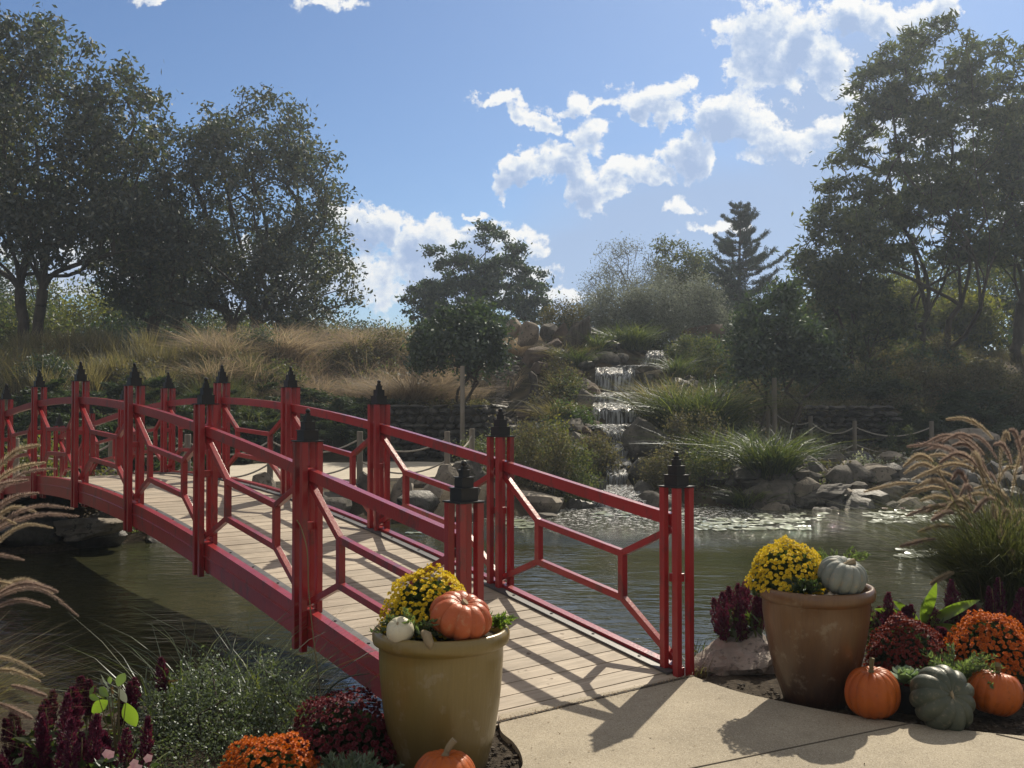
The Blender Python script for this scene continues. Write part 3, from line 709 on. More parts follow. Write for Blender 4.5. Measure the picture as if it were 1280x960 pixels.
# path behind
pp = smooth_pts([(-9.5, 17.0), (-6.5, 19.3), (-3.5, 20.8), (-1.6, 21.6), (-.8, 23), (-1.0, 25.5), (-2.5, 27.2), (-6, 26.6), (-10, 24), (-13, 20.5)])
V = []
n = len(pp); top = [(p[0], p[1], max(hz(p[0], p[1]), .0)+.05) for p in pp]
V = [(p[0], p[1], .06) for p in pp]+[(p[0], p[1], -.3) for p in pp]
po = poly('path', V, [tuple(range(n)), tuple(range(2*n-1, n-1, -1))]+[(i, i+n, (i+1) % n+n, (i+1) % n) for i in range(n)], M_concrete_old); struct(po)

# ------------------------------------------------------------ waterfall
FM = fall_mat()
def waterfall():
    root = empty('waterfall', (2.4, 21, WZ), 'white stepped waterfall tumbling down dark rocks into the pond', 'waterfall')
    rng = np.random.default_rng(2)
    def sheet(name, top, bot, wt, wb, curve=.25, n=14, m=8):
        top = np.array(top, float); bot = np.array(bot, float); V = []
        for j in range(m+1):
            t = j/m; k = t**1.8
            for i in range(n+1):
                s = i/n-.5; w_ = wt+(wb-wt)*t
                x = top[0]+(bot[0]-top[0])*t+s*w_; y = top[1]+(bot[1]-top[1])*min(1, t*1.7) + .12*math.sin(i*1.7+top[0])+.05*math.sin(i*4.1); z = top[2]+(bot[2]-top[2])*k
                V.append((x, y+curve*abs(s), z+.015*math.sin(i*2.3)))
        F = [(j*(n+1)+i, j*(n+1)+i+1, (j+1)*(n+1)+i+1, (j+1)*(n+1)+i) for j in range(m) for i in range(n)]
        poly(name, V, F, FM, root, True)
    def drop(pxt, pyt, Yt, pxb, pyb, Yb, wt, wb, name='cascade'):
        sheet(name, at(pxt, pyt, Yt), at(pxb, pyb, Yb), 1.12*wt/FPX*Yt, 1.12*wb/FPX*Yb)
    drop(822, 438, 34.4, 812, 456, 33.2, 18, 22); drop(770, 459, 31.9, 768, 488, 31.3, 46, 44, 'curtain_fall'); drop(804, 457, 33.2, 780, 461, 31.8, 24, 30, 'stream_run')
    drop(772, 490, 31.0, 768, 504, 29.8, 52, 62, 'stream_run'); drop(770, 503, 29.7, 772, 530, 29.0, 60, 52, 'curtain_fall'); drop(722, 505, 29.6, 714, 532, 28.8, 26, 20)
    drop(775, 530, 28.9, 730, 536, 27.5, 60, 75, 'stream_run'); drop(760, 532, 27.4, 776, 556, 26.0, 30, 22); drop(776, 554, 26, 774, 574, 25.2, 16, 24); drop(774, 573, 25.2, 768, 586, 23.4, 22, 34, 'stream_run')
    drop(770, 586, 23.3, 772, 606, 22.6, 22, 26); drop(772, 606, 22.5, 770, 640, 20.2, 28, 80, 'stream_run')
waterfall()

# ------------------------------------------------------------ rope fences
def rope_fence(label, pts, ropes_from=None, h=1.05):
    root = empty('rope_fence', pts[0], label, 'fence'); pts = [np.array(p, float) for p in pts]
    for p in pts:
        mb = MB(); mb.tube([p-(0, 0, .2), p+(0, 0, h*.5), p+(0, 0, h-.01), p+(0, 0, h)], [.062, .06, .06, .052], 12); mb.build('post', M_stake, root, smooth=False)
    for i in range(len(pts)-1):
        a, b = pts[i], pts[i+1]
        for z_ in (.9, .45):
            t = np.linspace(0, 1, 15)[:, None]; q = a+(b-a)*t+np.array([0, 0, 1.])*(z_*h/1.05-.26*4*t*(1-t)); mb = MB(); mb.tube(q, .019, 6); mb.build('rope', M_rope, root, smooth=True)
def fp(px, Y): x = gx(px, Y); return (x, Y, max(hz(x, Y), 0))
rope_fence('rope fence of three stout posts on the far right bank', [fp(960, 29.2), fp(1013, 28.6), fp(1068, 28.6), fp(1164, 28.2)], h=1.12)
rope_fence('rope fence along the path behind the bridge', [fp(20, 17.4), fp(140, 18.6), fp(235, 19.4), fp(338, 20), (gx(450, 20.3), 20.3, .03), (gx(559, 20.7), 20.7, .02), (gx(590, 22.6), 22.6, .03)], h=1.02)

# ------------------------------------------------------------ foliage materials
L_dark = leafy('leaf_dark_green', [(.014, .028, .014), (.024, .046, .020), (.036, .064, .024), (.07, .10, .036)], .36, gloss=.09)
L_mid = leafy('leaf_olive_green', [(.030, .048, .020), (.055, .078, .028), (.10, .115, .040), (.13, .125, .05)], .45, gloss=.06)
L_autumn = leafy('leaf_turning', [(.018, .030, .018), (.028, .042, .024), (.030, .050, .024), (.060, .070, .030), (.11, .105, .05), (.018, .034, .018)], .38, gloss=.10, var=.5)
L_yel = leafy('leaf_yellow_green', [(.07, .09, .025), (.12, .13, .03), (.16, .15, .04)], .5)
L_feather = leafy('leaf_pale_feathery', [(.04, .056, .030), (.065, .082, .042), (.11, .122, .055)], .42)
L_silver = leafy('leaf_silver', [(.15, .165, .145), (.24, .255, .225), (.075, .09, .07)], .36, tcol=1.2, tb=.85)
L_jun = leafy('juniper_needles', [(.028, .044, .024), (.042, .062, .030), (.060, .080, .036)], .3)
L_pine = leafy('pine_needles', [(.020, .034, .024), (.032, .050, .034), (.045, .062, .040)], .25)
L_dry = leafy('dry_grass', [(.21, .158, .122), (.38, .295, .225), (.30, .215, .172), (.12, .105, .07)], .5, tcol=1.15, tb=.85)
L_drygreen = leafy('green_gold_grass', [(.13, .112, .065), (.26, .215, .135), (.075, .08, .042)], .5, tcol=1.2)
L_iris = leafy('iris_blades', [(.030, .048, .020), (.060, .082, .028), (.13, .145, .045)], .48, gloss=.07, rough=.45)
L_brown = leafy('brown_twiggy', [(.065, .055, .038), (.13, .11, .07), (.06, .07, .036), (.17, .14, .09)], .42)
L_bed = leafy('bed_leaf_green', [(.04, .075, .022), (.07, .11, .03), (.035, .06, .025)], .5, gloss=.06, rough=.45)
L_lime = leafy('backlit_lime_leaf', [(.13, .22, .03), (.17, .25, .04)], .6, gloss=.08, rough=.35, tcol=1.3)

# ------------------------------------------------------------ trees
def skeleton(rng, base, fork, centers, lean=(0, 0), stems=1, wander=.12):
    """grow limbs from the fork to all cluster centres; returns segments p0,p1,r0,r1"""
    base = np.array(base, float); nodes = [base]; par = [-1]
    top = base+np.array([lean[0], lean[1], fork]); tips = []
    roots = []
    for s in range(stems):
        off = rng.normal(size=2)*.35*(stems > 1)*min(1, fork/2); prev = 0; p0 = base
        tp = top+np.array([off[0]*2.2, off[1]*2.2, rng.uniform(-.3, .6)*(stems > 1)*min(1, fork/2)])
        for j in range(1, 6):
            q = base+(tp-base)*j/5+np.append(rng.normal(size=2)*.03*fork, 0); nodes.append(q); par.append(prev); prev = len(nodes)-1
        roots.append(prev)
    tipidx = []; first = min(3, len(nodes)); used = set()
    # a few leaders rise from the fork and fan out to the rim of the crown
    ext = np.linalg.norm(centers-top, axis=1).mean()
    M = int(min(16, max(4, len(centers)//28))); chosen = [int(np.argmax(centers[:, 2]))]
    while len(chosen) < M:
        dm = np.min(np.linalg.norm(centers[:, None]-centers[chosen][None], axis=2), axis=1); chosen.append(int(np.argmax(dm*(centers[:, 2] > top[2]+.1*ext))))
    for n_, ci in enumerate(chosen):
        c = centers[ci]; prev = roots[n_ % len(roots)]; a = nodes[prev]; L = np.linalg.norm(c-a); m = max(2, int(L/.5)); hor = np.array([c[0]-a[0], c[1]-a[1], 0.])
        wob = rng.normal(size=3)*.06*L; wob2 = rng.normal(size=3)*.03*L
        for j in range(1, m+1):
            t = j/m; q = a+np.array([0, 0, c[2]-a[2]])*(t**.85)+hor*(t**1.35)+wob*math.sin(math.pi*t)+wob2*math.sin(3*math.pi*t)
            nodes.append(q); par.append(prev); prev = len(nodes)-1
        tipidx.append(prev); used.add(ci)
    order = [i for i in np.argsort(np.linalg.norm(centers-top, axis=1)) if i not in used]
    for ci in order:
        c = centers[ci]; A = np.array(nodes[first:]); d = np.linalg.norm(A-c, axis=1); pen = np.maximum(0, A[:, 2]-c[2]+.25*np.hypot(A[:, 0]-c[0], A[:, 1]-c[1]))
        k = int(np.argmin(d+2.6*pen))+first; a = nodes[k]; dist = np.linalg.norm(c-a); m = max(1, int(dist/.8)); prev = k
        sag = np.array([0, 0, .12*dist])
        for j in range(1, m+1):
            t = j/m; q = a+(c-a)*t+sag*math.sin(math.pi*t)+(rng.normal(size=3)*wander*min(1, dist*.3) if j < m else 0)
            nodes.append(q); par.append(prev); prev = len(nodes)-1
        tipidx.append(prev)
    N = np.array(nodes); par = np.array(par); w = np.zeros(len(N)); w[tipidx] = 1
    for i in range(len(N)-1, 0, -1): w[par[i]] += w[i]
    return N, par, w
def limbs_mesh(name, N, par, w, rmax, mat, parent, expo=.5, rmin=.012, sides=6):
    tot = w[0]; r = np.maximum(rmin, rmax*(w/tot)**expo); r[0] = rmax*1.25
    idx = np.arange(1, len(N)); A = N[par[idx]]; B = N[idx]; ra = np.minimum(r[par[idx]], r[idx]*1.35); ra[par[idx] == 0] = r[0]; rb = r[idx]
    d = unit(B-A); ref = np.where(np.abs(d[:, 2:3]) < .9, [[0, 0, 1.]], [[1., 0, 0]]); u = unit(np.cross(d, ref)); v = np.cross(d, u)
    q = np.arange(sides)*2*math.pi/sides
    ring = (u[:, None]*np.cos(q)[None, :, None]+v[:, None]*np.sin(q)[None, :, None])
    VA = A[:, None]+ring*ra[:, None, None]; VB = B[:, None]+ring*rb[:, None, None]
    V = np.stack([VA, VB], 1).reshape(-1, 3); n = len(idx); base = (np.arange(n)*2*sides)[:, None]; k = np.arange(sides); k2 = (k+1) % sides
    F = np.stack([base+k, base+k2, base+sides+k2, base+sides+k], -1).reshape(-1, 4)
    return quads(name, V, mat, parent, True, F)
def env_points(rng, K, ell, shell=.55):
    """points in a union of ellipsoids given as (cx,cy,cz,rx,ry,rz)"""
    out = []; vol = np.array([e[3]*e[4]*e[5] for e in ell])**.8; cnt = np.maximum(1, (K*vol/vol.sum()).astype(int))
    for e, k in zip(ell, cnt):
        d = rdir(rng, k); r = rng.uniform(0, 1, k)**(1/3.); r = np.where(rng.random(k) < shell, .80+.2*rng.random(k), r)
        out.append(np.array(e[:3])+d*r[:, None]*np.array(e[3:6]))
    return np.concatenate(out)
DENS = 1.55
def tree(name, label, base, ell, K, per, leaf, crad, lmat, bmat, rtrunk, fork, seed, group=None, lean=(0, 0), stems=1, shell=.55, flat=.7, droop=0., aspect=.45, cat='tree', expo=.5, clumpdir=None, rmin=.014):
    """ell in metres relative to the base"""
    rng = np.random.default_rng(seed); root = empty(name, base, label, cat, group); b = np.array(base, float)
    E = [(e[0]+b[0], e[1]+b[1], e[2]+b[2], *e[3:]) for e in ell]
    cen = env_points(rng, K, E, shell)
    N, par, w = skeleton(rng, b-(0, 0, .1), fork, cen, lean, stems)
    limbs_mesh('trunk', N, par, w, rtrunk, bmat, root, expo, rmin)
    k = len(cen); size = rng.uniform(.6, 1.3, k)
    cnt = np.maximum(3, (per*DENS*size**2).astype(int)); rep = np.repeat(np.arange(k), cnt)
    g = rng.normal(size=(len(rep), 3))*np.array([1, 1, flat])*(crad*size[rep])[:, None]*.55
    P = cen[rep]+g*(1+.5*(rng.random(len(rep)) < .12))[:, None]; P[:, 2] -= droop*np.hypot(g[:, 0], g[:, 1])
    D = None
    if clumpdir is not None: D = unit(g+np.array(clumpdir))*1.2
    quads('crown', leaves(P, leaf, leaf*aspect, rng, D), lmat, root)
    return root
def gpos(px, Y): x = gx(px, Y); return (x, Y, hz(x, Y))

# left: two big shade trees
tree('shade_tree', 'tallest dark shade tree at the far left with forking limbs', gpos(42, 41), [(.3, 0, 9.6, 4.0, 3.6, 4.5), (-3.4, .5, 9.2, 3.8, 3.5, 5.0), (3.4, 0, 8.4, 2.7, 3, 3.6), (2.2, 0, 5.8, 3.4, 2.6, 1.7), (-2.2, 0, 12.6, 2.6, 2.4, 1.8)],
     470, 62, .26, .60, L_autumn, M_bark, .30, 3.4, 1, stems=2, droop=.25)
tree('shade_tree', 'round domed shade tree left of the centre with radiating limbs', gpos(310, 44), [(0, 0, 6.6, 4.3, 3.8, 4.4), (2.4, -.4, 4.2, 2.5, 2.5, 2.7), (-2.7, 0, 4.7, 2.1, 2.3, 2.8), (.2, 0, 9.9, 2.7, 2.4, 2.1)],
     430, 66, .22, .55, L_autumn, M_bark, .34, 1.7, 2, stems=3)
tree('shade_tree', 'dark shade tree standing between the two big left trees', gpos(190, 47), [(-.3, 0, 5.3, 2.5, 2.8, 2.8), (-.9, 0, 7.4, 1.5, 1.8, 1.6)],
     200, 60, .24, .58, L_dark, M_bark, .26, 3, 3)
# the wood behind, left
G = 'background trees behind the left slope'
for i, (px, Y, w_, h_, m, lb) in enumerate([(-40, 56, 4.2, 7.5, L_dark, 'dark background tree at the very left edge'), (70, 58, 3.6, 6.2, L_mid, 'olive background tree behind the far left trunk'), (135, 55, 3.0, 4.6, L_yel, 'yellow green background tree lit through between the left trunks'),
        (215, 58, 3.6, 5.4, L_dark, 'dark low background tree behind the gap between big trees'), (272, 60, 3.2, 4.2, L_mid, 'olive background tree left of the domed tree trunk'), (345, 60, 3.2, 3.8, L_yel, 'yellowish background tree right of the domed tree trunk'),
        (400, 58, 2.6, 3.9, L_dark, 'dark background tree below the right side of the domed tree'), (452, 62, 2.3, 3.9, L_dark, 'small dark round tree right of the domed tree'), (488, 64, 1.9, 3.2, L_yel, 'small yellowing tree left of the middle tree'), (20, 50, 2.6, 3.6, L_mid, 'low olive tree behind the dark tall stalks far left'), (175, 52, 2.6, 3.2, L_dark, 'low dark tree beneath the middle left trees'),(640,72,3.4,3.4,L_mid,'low hazy tree peeking out behind the middle tree'),(690,75,2.6,2.4,L_dark,'tiny far tree at the gap of open sky')]):
    b = gpos(px, Y)
    tree('background_tree', lb, b, [(0, 0, h_*.62, w_, w_*.8, h_*.42), (w_*.4, 0, h_*.4, w_*.6, w_*.6, h_*.35), (-w_*.45, 0, h_*.45, w_*.6, w_*.6, h_*.35)], 120, 75, .22, .8, m, M_bark, .16, h_*.3, 30+i, G)
# middle tree
tree('oak_tree', 'dark green broad oak standing alone on the skyline in the middle', gpos(598, 56), [(-1.9, 0, 4.6, 1.9, 1.9, 2.1), (.6, 0, 6.1, 1.9, 1.8, 1.8), (1.9, 0, 4.6, 1.9, 1.8, 1.7), (.2, 0, 3.3, 3.4, 2.4, 1.8), (-3.0, 0, 3.2, 1.0, 1, 1.9), (3.1, 0, 3.2, .9, 1, 1.3)],
     220, 80, .25, .42, L_dark, M_bark, .2, 1.8, 4, flat=.5, shell=.7)
# crest, right of the middle
tree('willow_tree', 'thin wispy pale willow on the crest above the waterfall', gpos(785, 48), [(0, 0, 3.7, 1.9, 1.6, 1.9), (-1.0, 0, 2.8, 1.2, 1, 1.6), (1.2, 0, 3.0, 1.2, 1, 1.5)], 260, 26, .13, .38, L_silver, M_bark_pale, .09, .5, 5, stems=5, aspect=.25, rmin=.012)
tree('young_tree', 'small open branched tree between the wispy willow and the pine', gpos(848, 50), [(0, 0, 4.6, 1.1, 1, 1.4), (.5, 0, 3.2, 1.5, 1.2, 1.4), (-.6, 0, 5.6, .5, .5, .6)], 130, 44, .16, .4, L_mid, M_bark, .09, 1.1, 6)
tree('young_tree', 'dark bushy tree tucked against the left side of the pine', gpos(885, 53), [(0, 0, 3.2, 1.5, 1.3, 2.8)], 130, 70, .15, .5, L_dark, M_bark, .09, .8, 7)

def pine(label, base, H, W, seed):
    rng = np.random.default_rng(seed); b = np.array(base, float); root = empty('pine_tree', base, label, 'tree')
    mb = MB(); n = 9; pts = [b+np.array([.05*math.sin(i), 0, H*i/(n-1)]) for i in range(n)]; mb.tube(pts, np.linspace(.16, .02, n), 8); mb.build('trunk', M_bark, root, True)
    P = []; D = []; br = MB(); z = .9
    while z < H-.15:
        t = z/H; R0 = W*(1-t)**.75*(.60+.50*rng.random())+.15; k = 6
        for j in range(k):
            a = rng.uniform(0, 6.28); L = R0*rng.uniform(.65, 1.15); q = np.linspace(0, 1, 7)[:, None]
            dirn = np.array([math.cos(a), math.sin(a), 0]); pts = b+np.array([0, 0, z])+dirn*L*q+np.array([0, 0, 1])*(L*(.02*q+.30*q**2.4)-.08*np.sin(q*3.14)*L)
            br.tube(pts, np.linspace(.035, .008, 7), 4, cap=False)
            m = int(55*L)
            tt = rng.uniform(.25, 1.02, m)[:, None]**.8; pc = b+np.array([0, 0, z])+dirn*L*tt+np.array([0, 0, 1])*(L*(.02*tt+.30*tt**2.4)-.08*np.sin(tt*3.14)*L)
            side = np.array([-dirn[1], dirn[0], 0]); pc = pc+side*rng.normal(size=(m, 1))*.17*L*(1.15-tt)+np.array([0, 0, 1])*np.abs(rng.normal(size=(m, 1)))*.05
            for _ in range(5):
                P.append(pc+rng.normal(size=(m, 3))*.05); D.append(np.tile(dirn*.6+np.array([0, 0, .7]), (m, 1))+rng.normal(size=(m, 3))*.7)
        z += rng.uniform(.30, .44)
    br.build('branches', M_bark, root, True)
    P = np.concatenate(P); D = np.concatenate(D); quads('needles', leaves(P, .20, .035, rng, D), L_pine, root)
pine('dark pine with tiered upswept branches on the crest right of the middle', gpos(926, 54), 9.0, 4.1, 8)

# right: tall feathery trees
tree('locust_tree', 'tallest feathery locust on the right with several slim trunks', gpos(1168, 40), [(-.1, 0, 11.9, 2.4, 2.5, 1.9), (2.6, .3, 11.7, 1.7, 1.6, 1.8), (-2.0, 0, 10.9, 1.2, 1.4, 1.2), (-1.3, 0, 8.2, 2.6, 2.5, 2.6), (1.4, 0, 9.2, 2.6, 2.5, 2.8), (-.8, 0, 5.6, 2.9, 2.3, 1.7), (2.2, 0, 6.2, 2.2, 2.2, 2.0), (-2.9, 0, 5.0, 1.2, 1.3, 1.2)],
     540, 36, .31, .42, L_feather, M_bark, .22, 2.6, 9, stems=4, flat=.45, droop=.15, aspect=.3, expo=.55)
tree('locust_tree', 'lighter small feathery tree leaning out at the left of the tall locust', gpos(1062, 37), [(0, 0, 5.0, 1.7, 1.4, 1.8), (-1.3, 0, 4.2, 1.2, 1.2, 1.0), (.3, 0, 2.8, 1.9, 1.5, 1.5), (-.3, 0, 6.9, 1.0, .9, 1.1)],
     230, 44, .27, .38, L_feather, M_bark, .08, 1.6, 10, stems=2, flat=.45, aspect=.3)
tree('shade_tree', 'dense dark tree cut off by the right edge of the picture', gpos(1275, 42), [(0, 0, 6.8, 2.3, 2.2, 3.2), (.8, 0, 9.2, 1.6, 1.5, 1.4)], 190, 60, .2, .7, L_mid, M_bark, .22, 2.5, 11)
G = 'background trees behind the right slope'
for i, (px, Y, w_, h_, m, lb) in enumerate([(1010, 56, 1.5, 3.8, L_mid, 'low olive background tree right beside the pine'), (1085, 52, 2.4, 4.6, L_mid, 'olive background tree left of the tall locust trunks'), (1150, 54, 2.8, 5.4, L_dark, 'dark background tree directly behind the locust trunks'), (1225, 52, 2.6, 5.6, L_mid, 'olive background tree right of the locust trunks'),
        (1300, 55, 3.5, 8, L_dark, 'dark background tree at the very right edge'), (1130, 47, 1.4, 3.4, L_yel, 'yellow leaved understory tree in front of the woods at right'), (1205, 46, 1.3, 2.8, L_yel, 'yellowish sapling between locust trunks and right edge'), (1055, 46, 1.5, 3.3, L_mid, 'bushy olive sapling behind the staked shrub tree'), (1100, 50, 1.5, 3.2, L_yel, 'pale sapling under the small feathery tree')]):
    b = gpos(px, Y)
    tree('background_tree', lb, b, [(0, 0, h_*.62, w_, w_*.8, h_*.42), (w_*.4, 0, h_*.4, w_*.6, w_*.6, h_*.35), (-w_*.45, 0, h_*.45, w_*.6, w_*.6, h_*.35)], 110, 58, .22, .62, m, M_bark, .12, h_*.35, 60+i, G)

# two staked ornamental trees
def staked(px, Y, ell, label, slabel, seed, spx, sY, sh, stems, lm=None):
    b = gpos(px, Y); tree('ornamental_tree', label, b, ell, 88, 110, .15, .31, lm or L_dark, M_bark, .07, .7, seed, stems=stems, shell=.3, aspect=.45, flat=1.0)
    s = gpos(spx, sY); mb = MB(); s = np.array(s); mb.tube([s-(0, 0, .2), s+(0, 0, sh-.02), s+(0, 0, sh)], [.07, .065, .055], 10); tag(mb.build('wooden_stake', M_stake), slabel, 'stake')
staked(572, 29.7, [(0, 0, 2.0, 1.40, 1.2, .80), (.1, 0, 2.55, .95, .9, .62), (-.85, 0, 1.7, .6, .6, .45), (.9, 0, 1.8, .55, .6, .45)], 'small dark round crowned tree in front of the dry grass slope', 'tall wooden stake beside the small round crowned tree', 12, 578, 27.9, 2.55, 3)
zz = hz(gx(980, 28), 28)
staked(980, 28.0, [(0, 0, 3.0-zz, 1.50, 1.2, .85), (-.15, 0, 3.9-zz, .95, .9, .85), (.85, 0, 2.8-zz, .9, .8, .6), (-.9, 0, 2.9-zz, .7, .7, .5), (.2, 0, 4.6-zz, .4, .4, .4)], 'dark multi stemmed small tree right of the waterfall planting', 'wooden stake under the dark multi stemmed tree', 13, 968, 27.2, 2.1, 5)

# ------------------------------------------------------------ shrubs
def shrub(name, label, base, ell, n, leaf, lmat, seed, group=None, aspect=.5, K=60, crad=.22, cat='shrub', stems=5, rt=.03, shell=.75, up=None, parts=True):
    rng = np.random.default_rng(seed); b = np.array(base, float); root = empty(name, base, label, cat, group)
    E = [(e[0]+b[0], e[1]+b[1], e[2]+b[2], *e[3:]) for e in ell]; cen = env_points(rng, K, E, shell)
    N, par, w = skeleton(rng, b-(0, 0, .05), .15, cen, (0, 0), stems, wander=.03)
    limbs_mesh('stems', N, par, w, min(rt, .03*max(e[3] for e in ell)), M_bark, root, .5, .004, 4)
    rep = rng.integers(0, len(cen), n); P = cen[rep]+rng.normal(size=(n, 3))*crad*.6
    P[:, 2] = np.maximum(P[:, 2], b[2]-.1)
    D = None if up is None else np.tile(np.array([0, 0, up]), (n, 1))+unit(P-np.array([b[0], b[1], b[2]]))
    quads('foliage', leaves(P, leaf, leaf*aspect, rng, D), lmat, root); return root
def simple_ell(w_, h_, d_=None): d_ = d_ or w_*.8; return [(0, 0, h_*.5, w_*.5, d_*.5, h_*.5), (w_*.2, 0, h_*.35, w_*.3, d_*.4, h_*.35), (-w_*.2, 0, h_*.4, w_*.3, d_*.4, h_*.38)]

for i, (px, Y, w_, h_, m, lf, n, lb) in enumerate([
        (770, 38, 2.8, 2.2, L_silver, .085, 20000, 'silvery shrub left of centre on the crest below the wispy willow'), (838, 38.5, 3.6, 2.7, L_silver, .085, 30000, 'largest silver green shrub on the crest above the waterfall'), (888, 39, 2.4, 1.7, L_silver, .085, 12000, 'low silver shrub trailing toward the pine on the crest'),
        (868, 33.5, 1.7, 1.1, L_mid, .08, 7000, 'clipped dark green shrub right of the highest cascade'), (913, 42, .9, .9, L_dark, .08, 3500, 'small dark dome shrub on the crest beneath the pine'), (922, 45, 1.3, 1.9, L_feather, .12, 4500, 'young light green pine sapling before the big pine'),
        (905, 33, 1.9, 1.5, L_mid, .09, 6000, 'olive shrub behind the yellow tipped grasses'), (940, 35, 2.0, 1.6, L_brown, .09, 5000, 'brownish shrub left of the multi stemmed tree'),
        (432, 29.5, 1.0, .75, L_yel, .10, 3000, 'bright lime shrub at the foot of the dry slope'), (462, 28.6, 1.1, .9, L_dark, .08, 4000, 'dark low shrub right of the bright lime shrub'), (612, 36, .9, .8, L_brown, .08, 2500, 'russet shrub beside the pebble chute top'),
        (835, 21.9, 1.0, .95, L_brown, .06, 5000, 'twiggy brown shrub right of the bottom rapids'), (672, 20.6, 1.3, 1.35, L_brown, .06, 8000, 'tall twiggy aster bush left of the bottom rapids'), (712, 20.9, 1.1, 1.2, L_mid, .06, 6000, 'grey green aster bush beside the pond inlet'),
        (740, 23.4, 1.2, 1.0, L_brown, .07, 5500, 'reddish brown bush overhanging the middle of the stream'), (640, 21.8, 1.0, 1.1, L_mid, .07, 4500, 'green bush at the foot of the scree'), (696, 25.4, .45, 1.2, L_yel, .08, 1500, 'golden upright shrub left of the middle fall'),
        (715, 28.2, 1.1, .6, L_bed, .07, 4000, 'bright green cushion plant on the ledge left of the fall'), (870, 24, 1.3, 1.3, L_brown, .07, 5500, 'dry seedy bush right of the mid stream boulder'), (885, 21.4, .9, .7, L_mid, .06, 3500, 'low olive plant at the waterline beneath the iris clump'),
        (800, 36.8, 1.6, .8, L_mid, .09, 4000, 'green shrub beside the top pool'), (705, 37, 1.6, 1.3, L_brown, .09, 4500, 'dusky shrub behind the driftwood slab'), (600, 25.6, .9, .7, L_mid, .07, 2500, 'mossy round shrub beside the end of the stone wall'),
        (1160, 36.5, 3.2, 1.5, L_brown, .10, 9000, 'brown undergrowth shrub beneath the tall locust'), (1235, 35, 3.0, 1.7, L_brown, .10, 9000, 'brown undergrowth shrub near the right edge'), (1085, 36, 2.6, 1.4, L_mid, .10, 8000, 'olive undergrowth shrub right of the multi stemmed tree'),
        (1110, 34, 2.2, .9, L_brown, .09, 6000, 'low dusky shrub above the rubble wall'), (1200, 33, 2.6, 1.0, L_brown, .09, 7000, 'low heathery shrub behind the right juniper'), (1035, 35.5, 1.7, 1.4, L_mid, .09, 5500, 'olive shrub just right of the multi stemmed tree'),
        (130, 12.2+3.6, 1.0, .45, L_mid, .06, 2500, 'small tuft of plants on the rocks beneath the bridge'), (1000, 24.2, 1.2, .7, L_mid, .06, 3500, 'low green plant between rubble and iris clump'), (45, 20.2, 1.1, .9, L_yel, .09, 2500, 'sunlit lime leaved shrub behind the left end of the bridge'),
        (955, 31.5, 2.2, 1.3, L_brown, .09, 6000, 'brown leafy shrub behind the stake of the multi stemmed tree'),
        (905,26.5,1.3,1.0,L_mid,.08,4000,'green shrub between the two iris clumps')]):
    b = gpos(px, Y); shrub('shrub', lb, b, simple_ell(w_, h_), n, lf, m, 200+i, K=60 if w_ < 2.3 else 110, crad=.22*max(1, w_/1.7))
# dark shrub band before the left background wood
rng = np.random.default_rng(77)
# spreading junipers
def juniper(label, x0, x1, Y, zt, dep, n, seed, py_curve=None):
    rng = np.random.default_rng(seed); cx = (x0+x1)/2; root = empty('juniper', (cx, Y, hz(cx, Y)), label, 'juniper hedge')
    k = int((x1-x0)*dep*5.5); cx_ = rng.uniform(x0, x1, k); v = rng.random(k); cy = Y+dep*v; zb = hgt(cx_, cy)
    e = np.minimum(1, np.minimum(cx_-x0, x1-cx_)/1.0)**.5
    H = zt*e*(.55+.45*v)*(.75+.35*np.sin(cx_*1.9+seed)*np.sin(cy*1.7)); cen = np.stack([cx_, cy, zb+np.maximum(.15, H)*(1-.45*rng.random(k)**2)], 1)
    base = np.stack([cx_+rng.normal(size=k)*.2, cy+.3, zb], 1)
    mb = MB()
    for i in range(0, k, 2): mb.tube([base[i], (base[i]+cen[i])/2+(0, 0, .1), cen[i]], [.02, .014, .006], 4, False)
    mb.build('stems', M_bark, root)
    rep = rng.integers(0, k, n); a = rng.uniform(0, 6.28, k); dirn = np.stack([np.cos(a)*.9, -np.abs(np.sin(a))*.6-.3, np.full(k, .25)], 1)
    t = rng.uniform(-1, 1, n)[:, None]; P = cen[rep]+dirn[rep]*t*.42+rng.normal(size=(n, 3))*np.array([.12, .12, .05])*(1.2-np.abs(t))
    quads('foliage', leaves(P, .13, .035, rng, dirn[rep]*1.0), L_jun, root)
juniper('spreading dark juniper hedge behind the left half of the bridge', gx(-60, 24), gx(262, 24), 21.2, 1.3, 6.2, 95000, 1)
juniper('dark juniper mound behind the third bridge post', gx(300, 28), gx(492, 28), 27.3, 1.5, 2.8, 42000, 2)
juniper('lower juniper bank directly behind the far railing', gx(235, 28), gx(330, 28), 25.6, 1.0, 2.6, 16000, 4)
juniper('wide juniper bank in shade at the far right behind the rope fence', gx(1108, 31), gx(1330, 31), 29.4, 1.75, 4.2, 70000, 3)

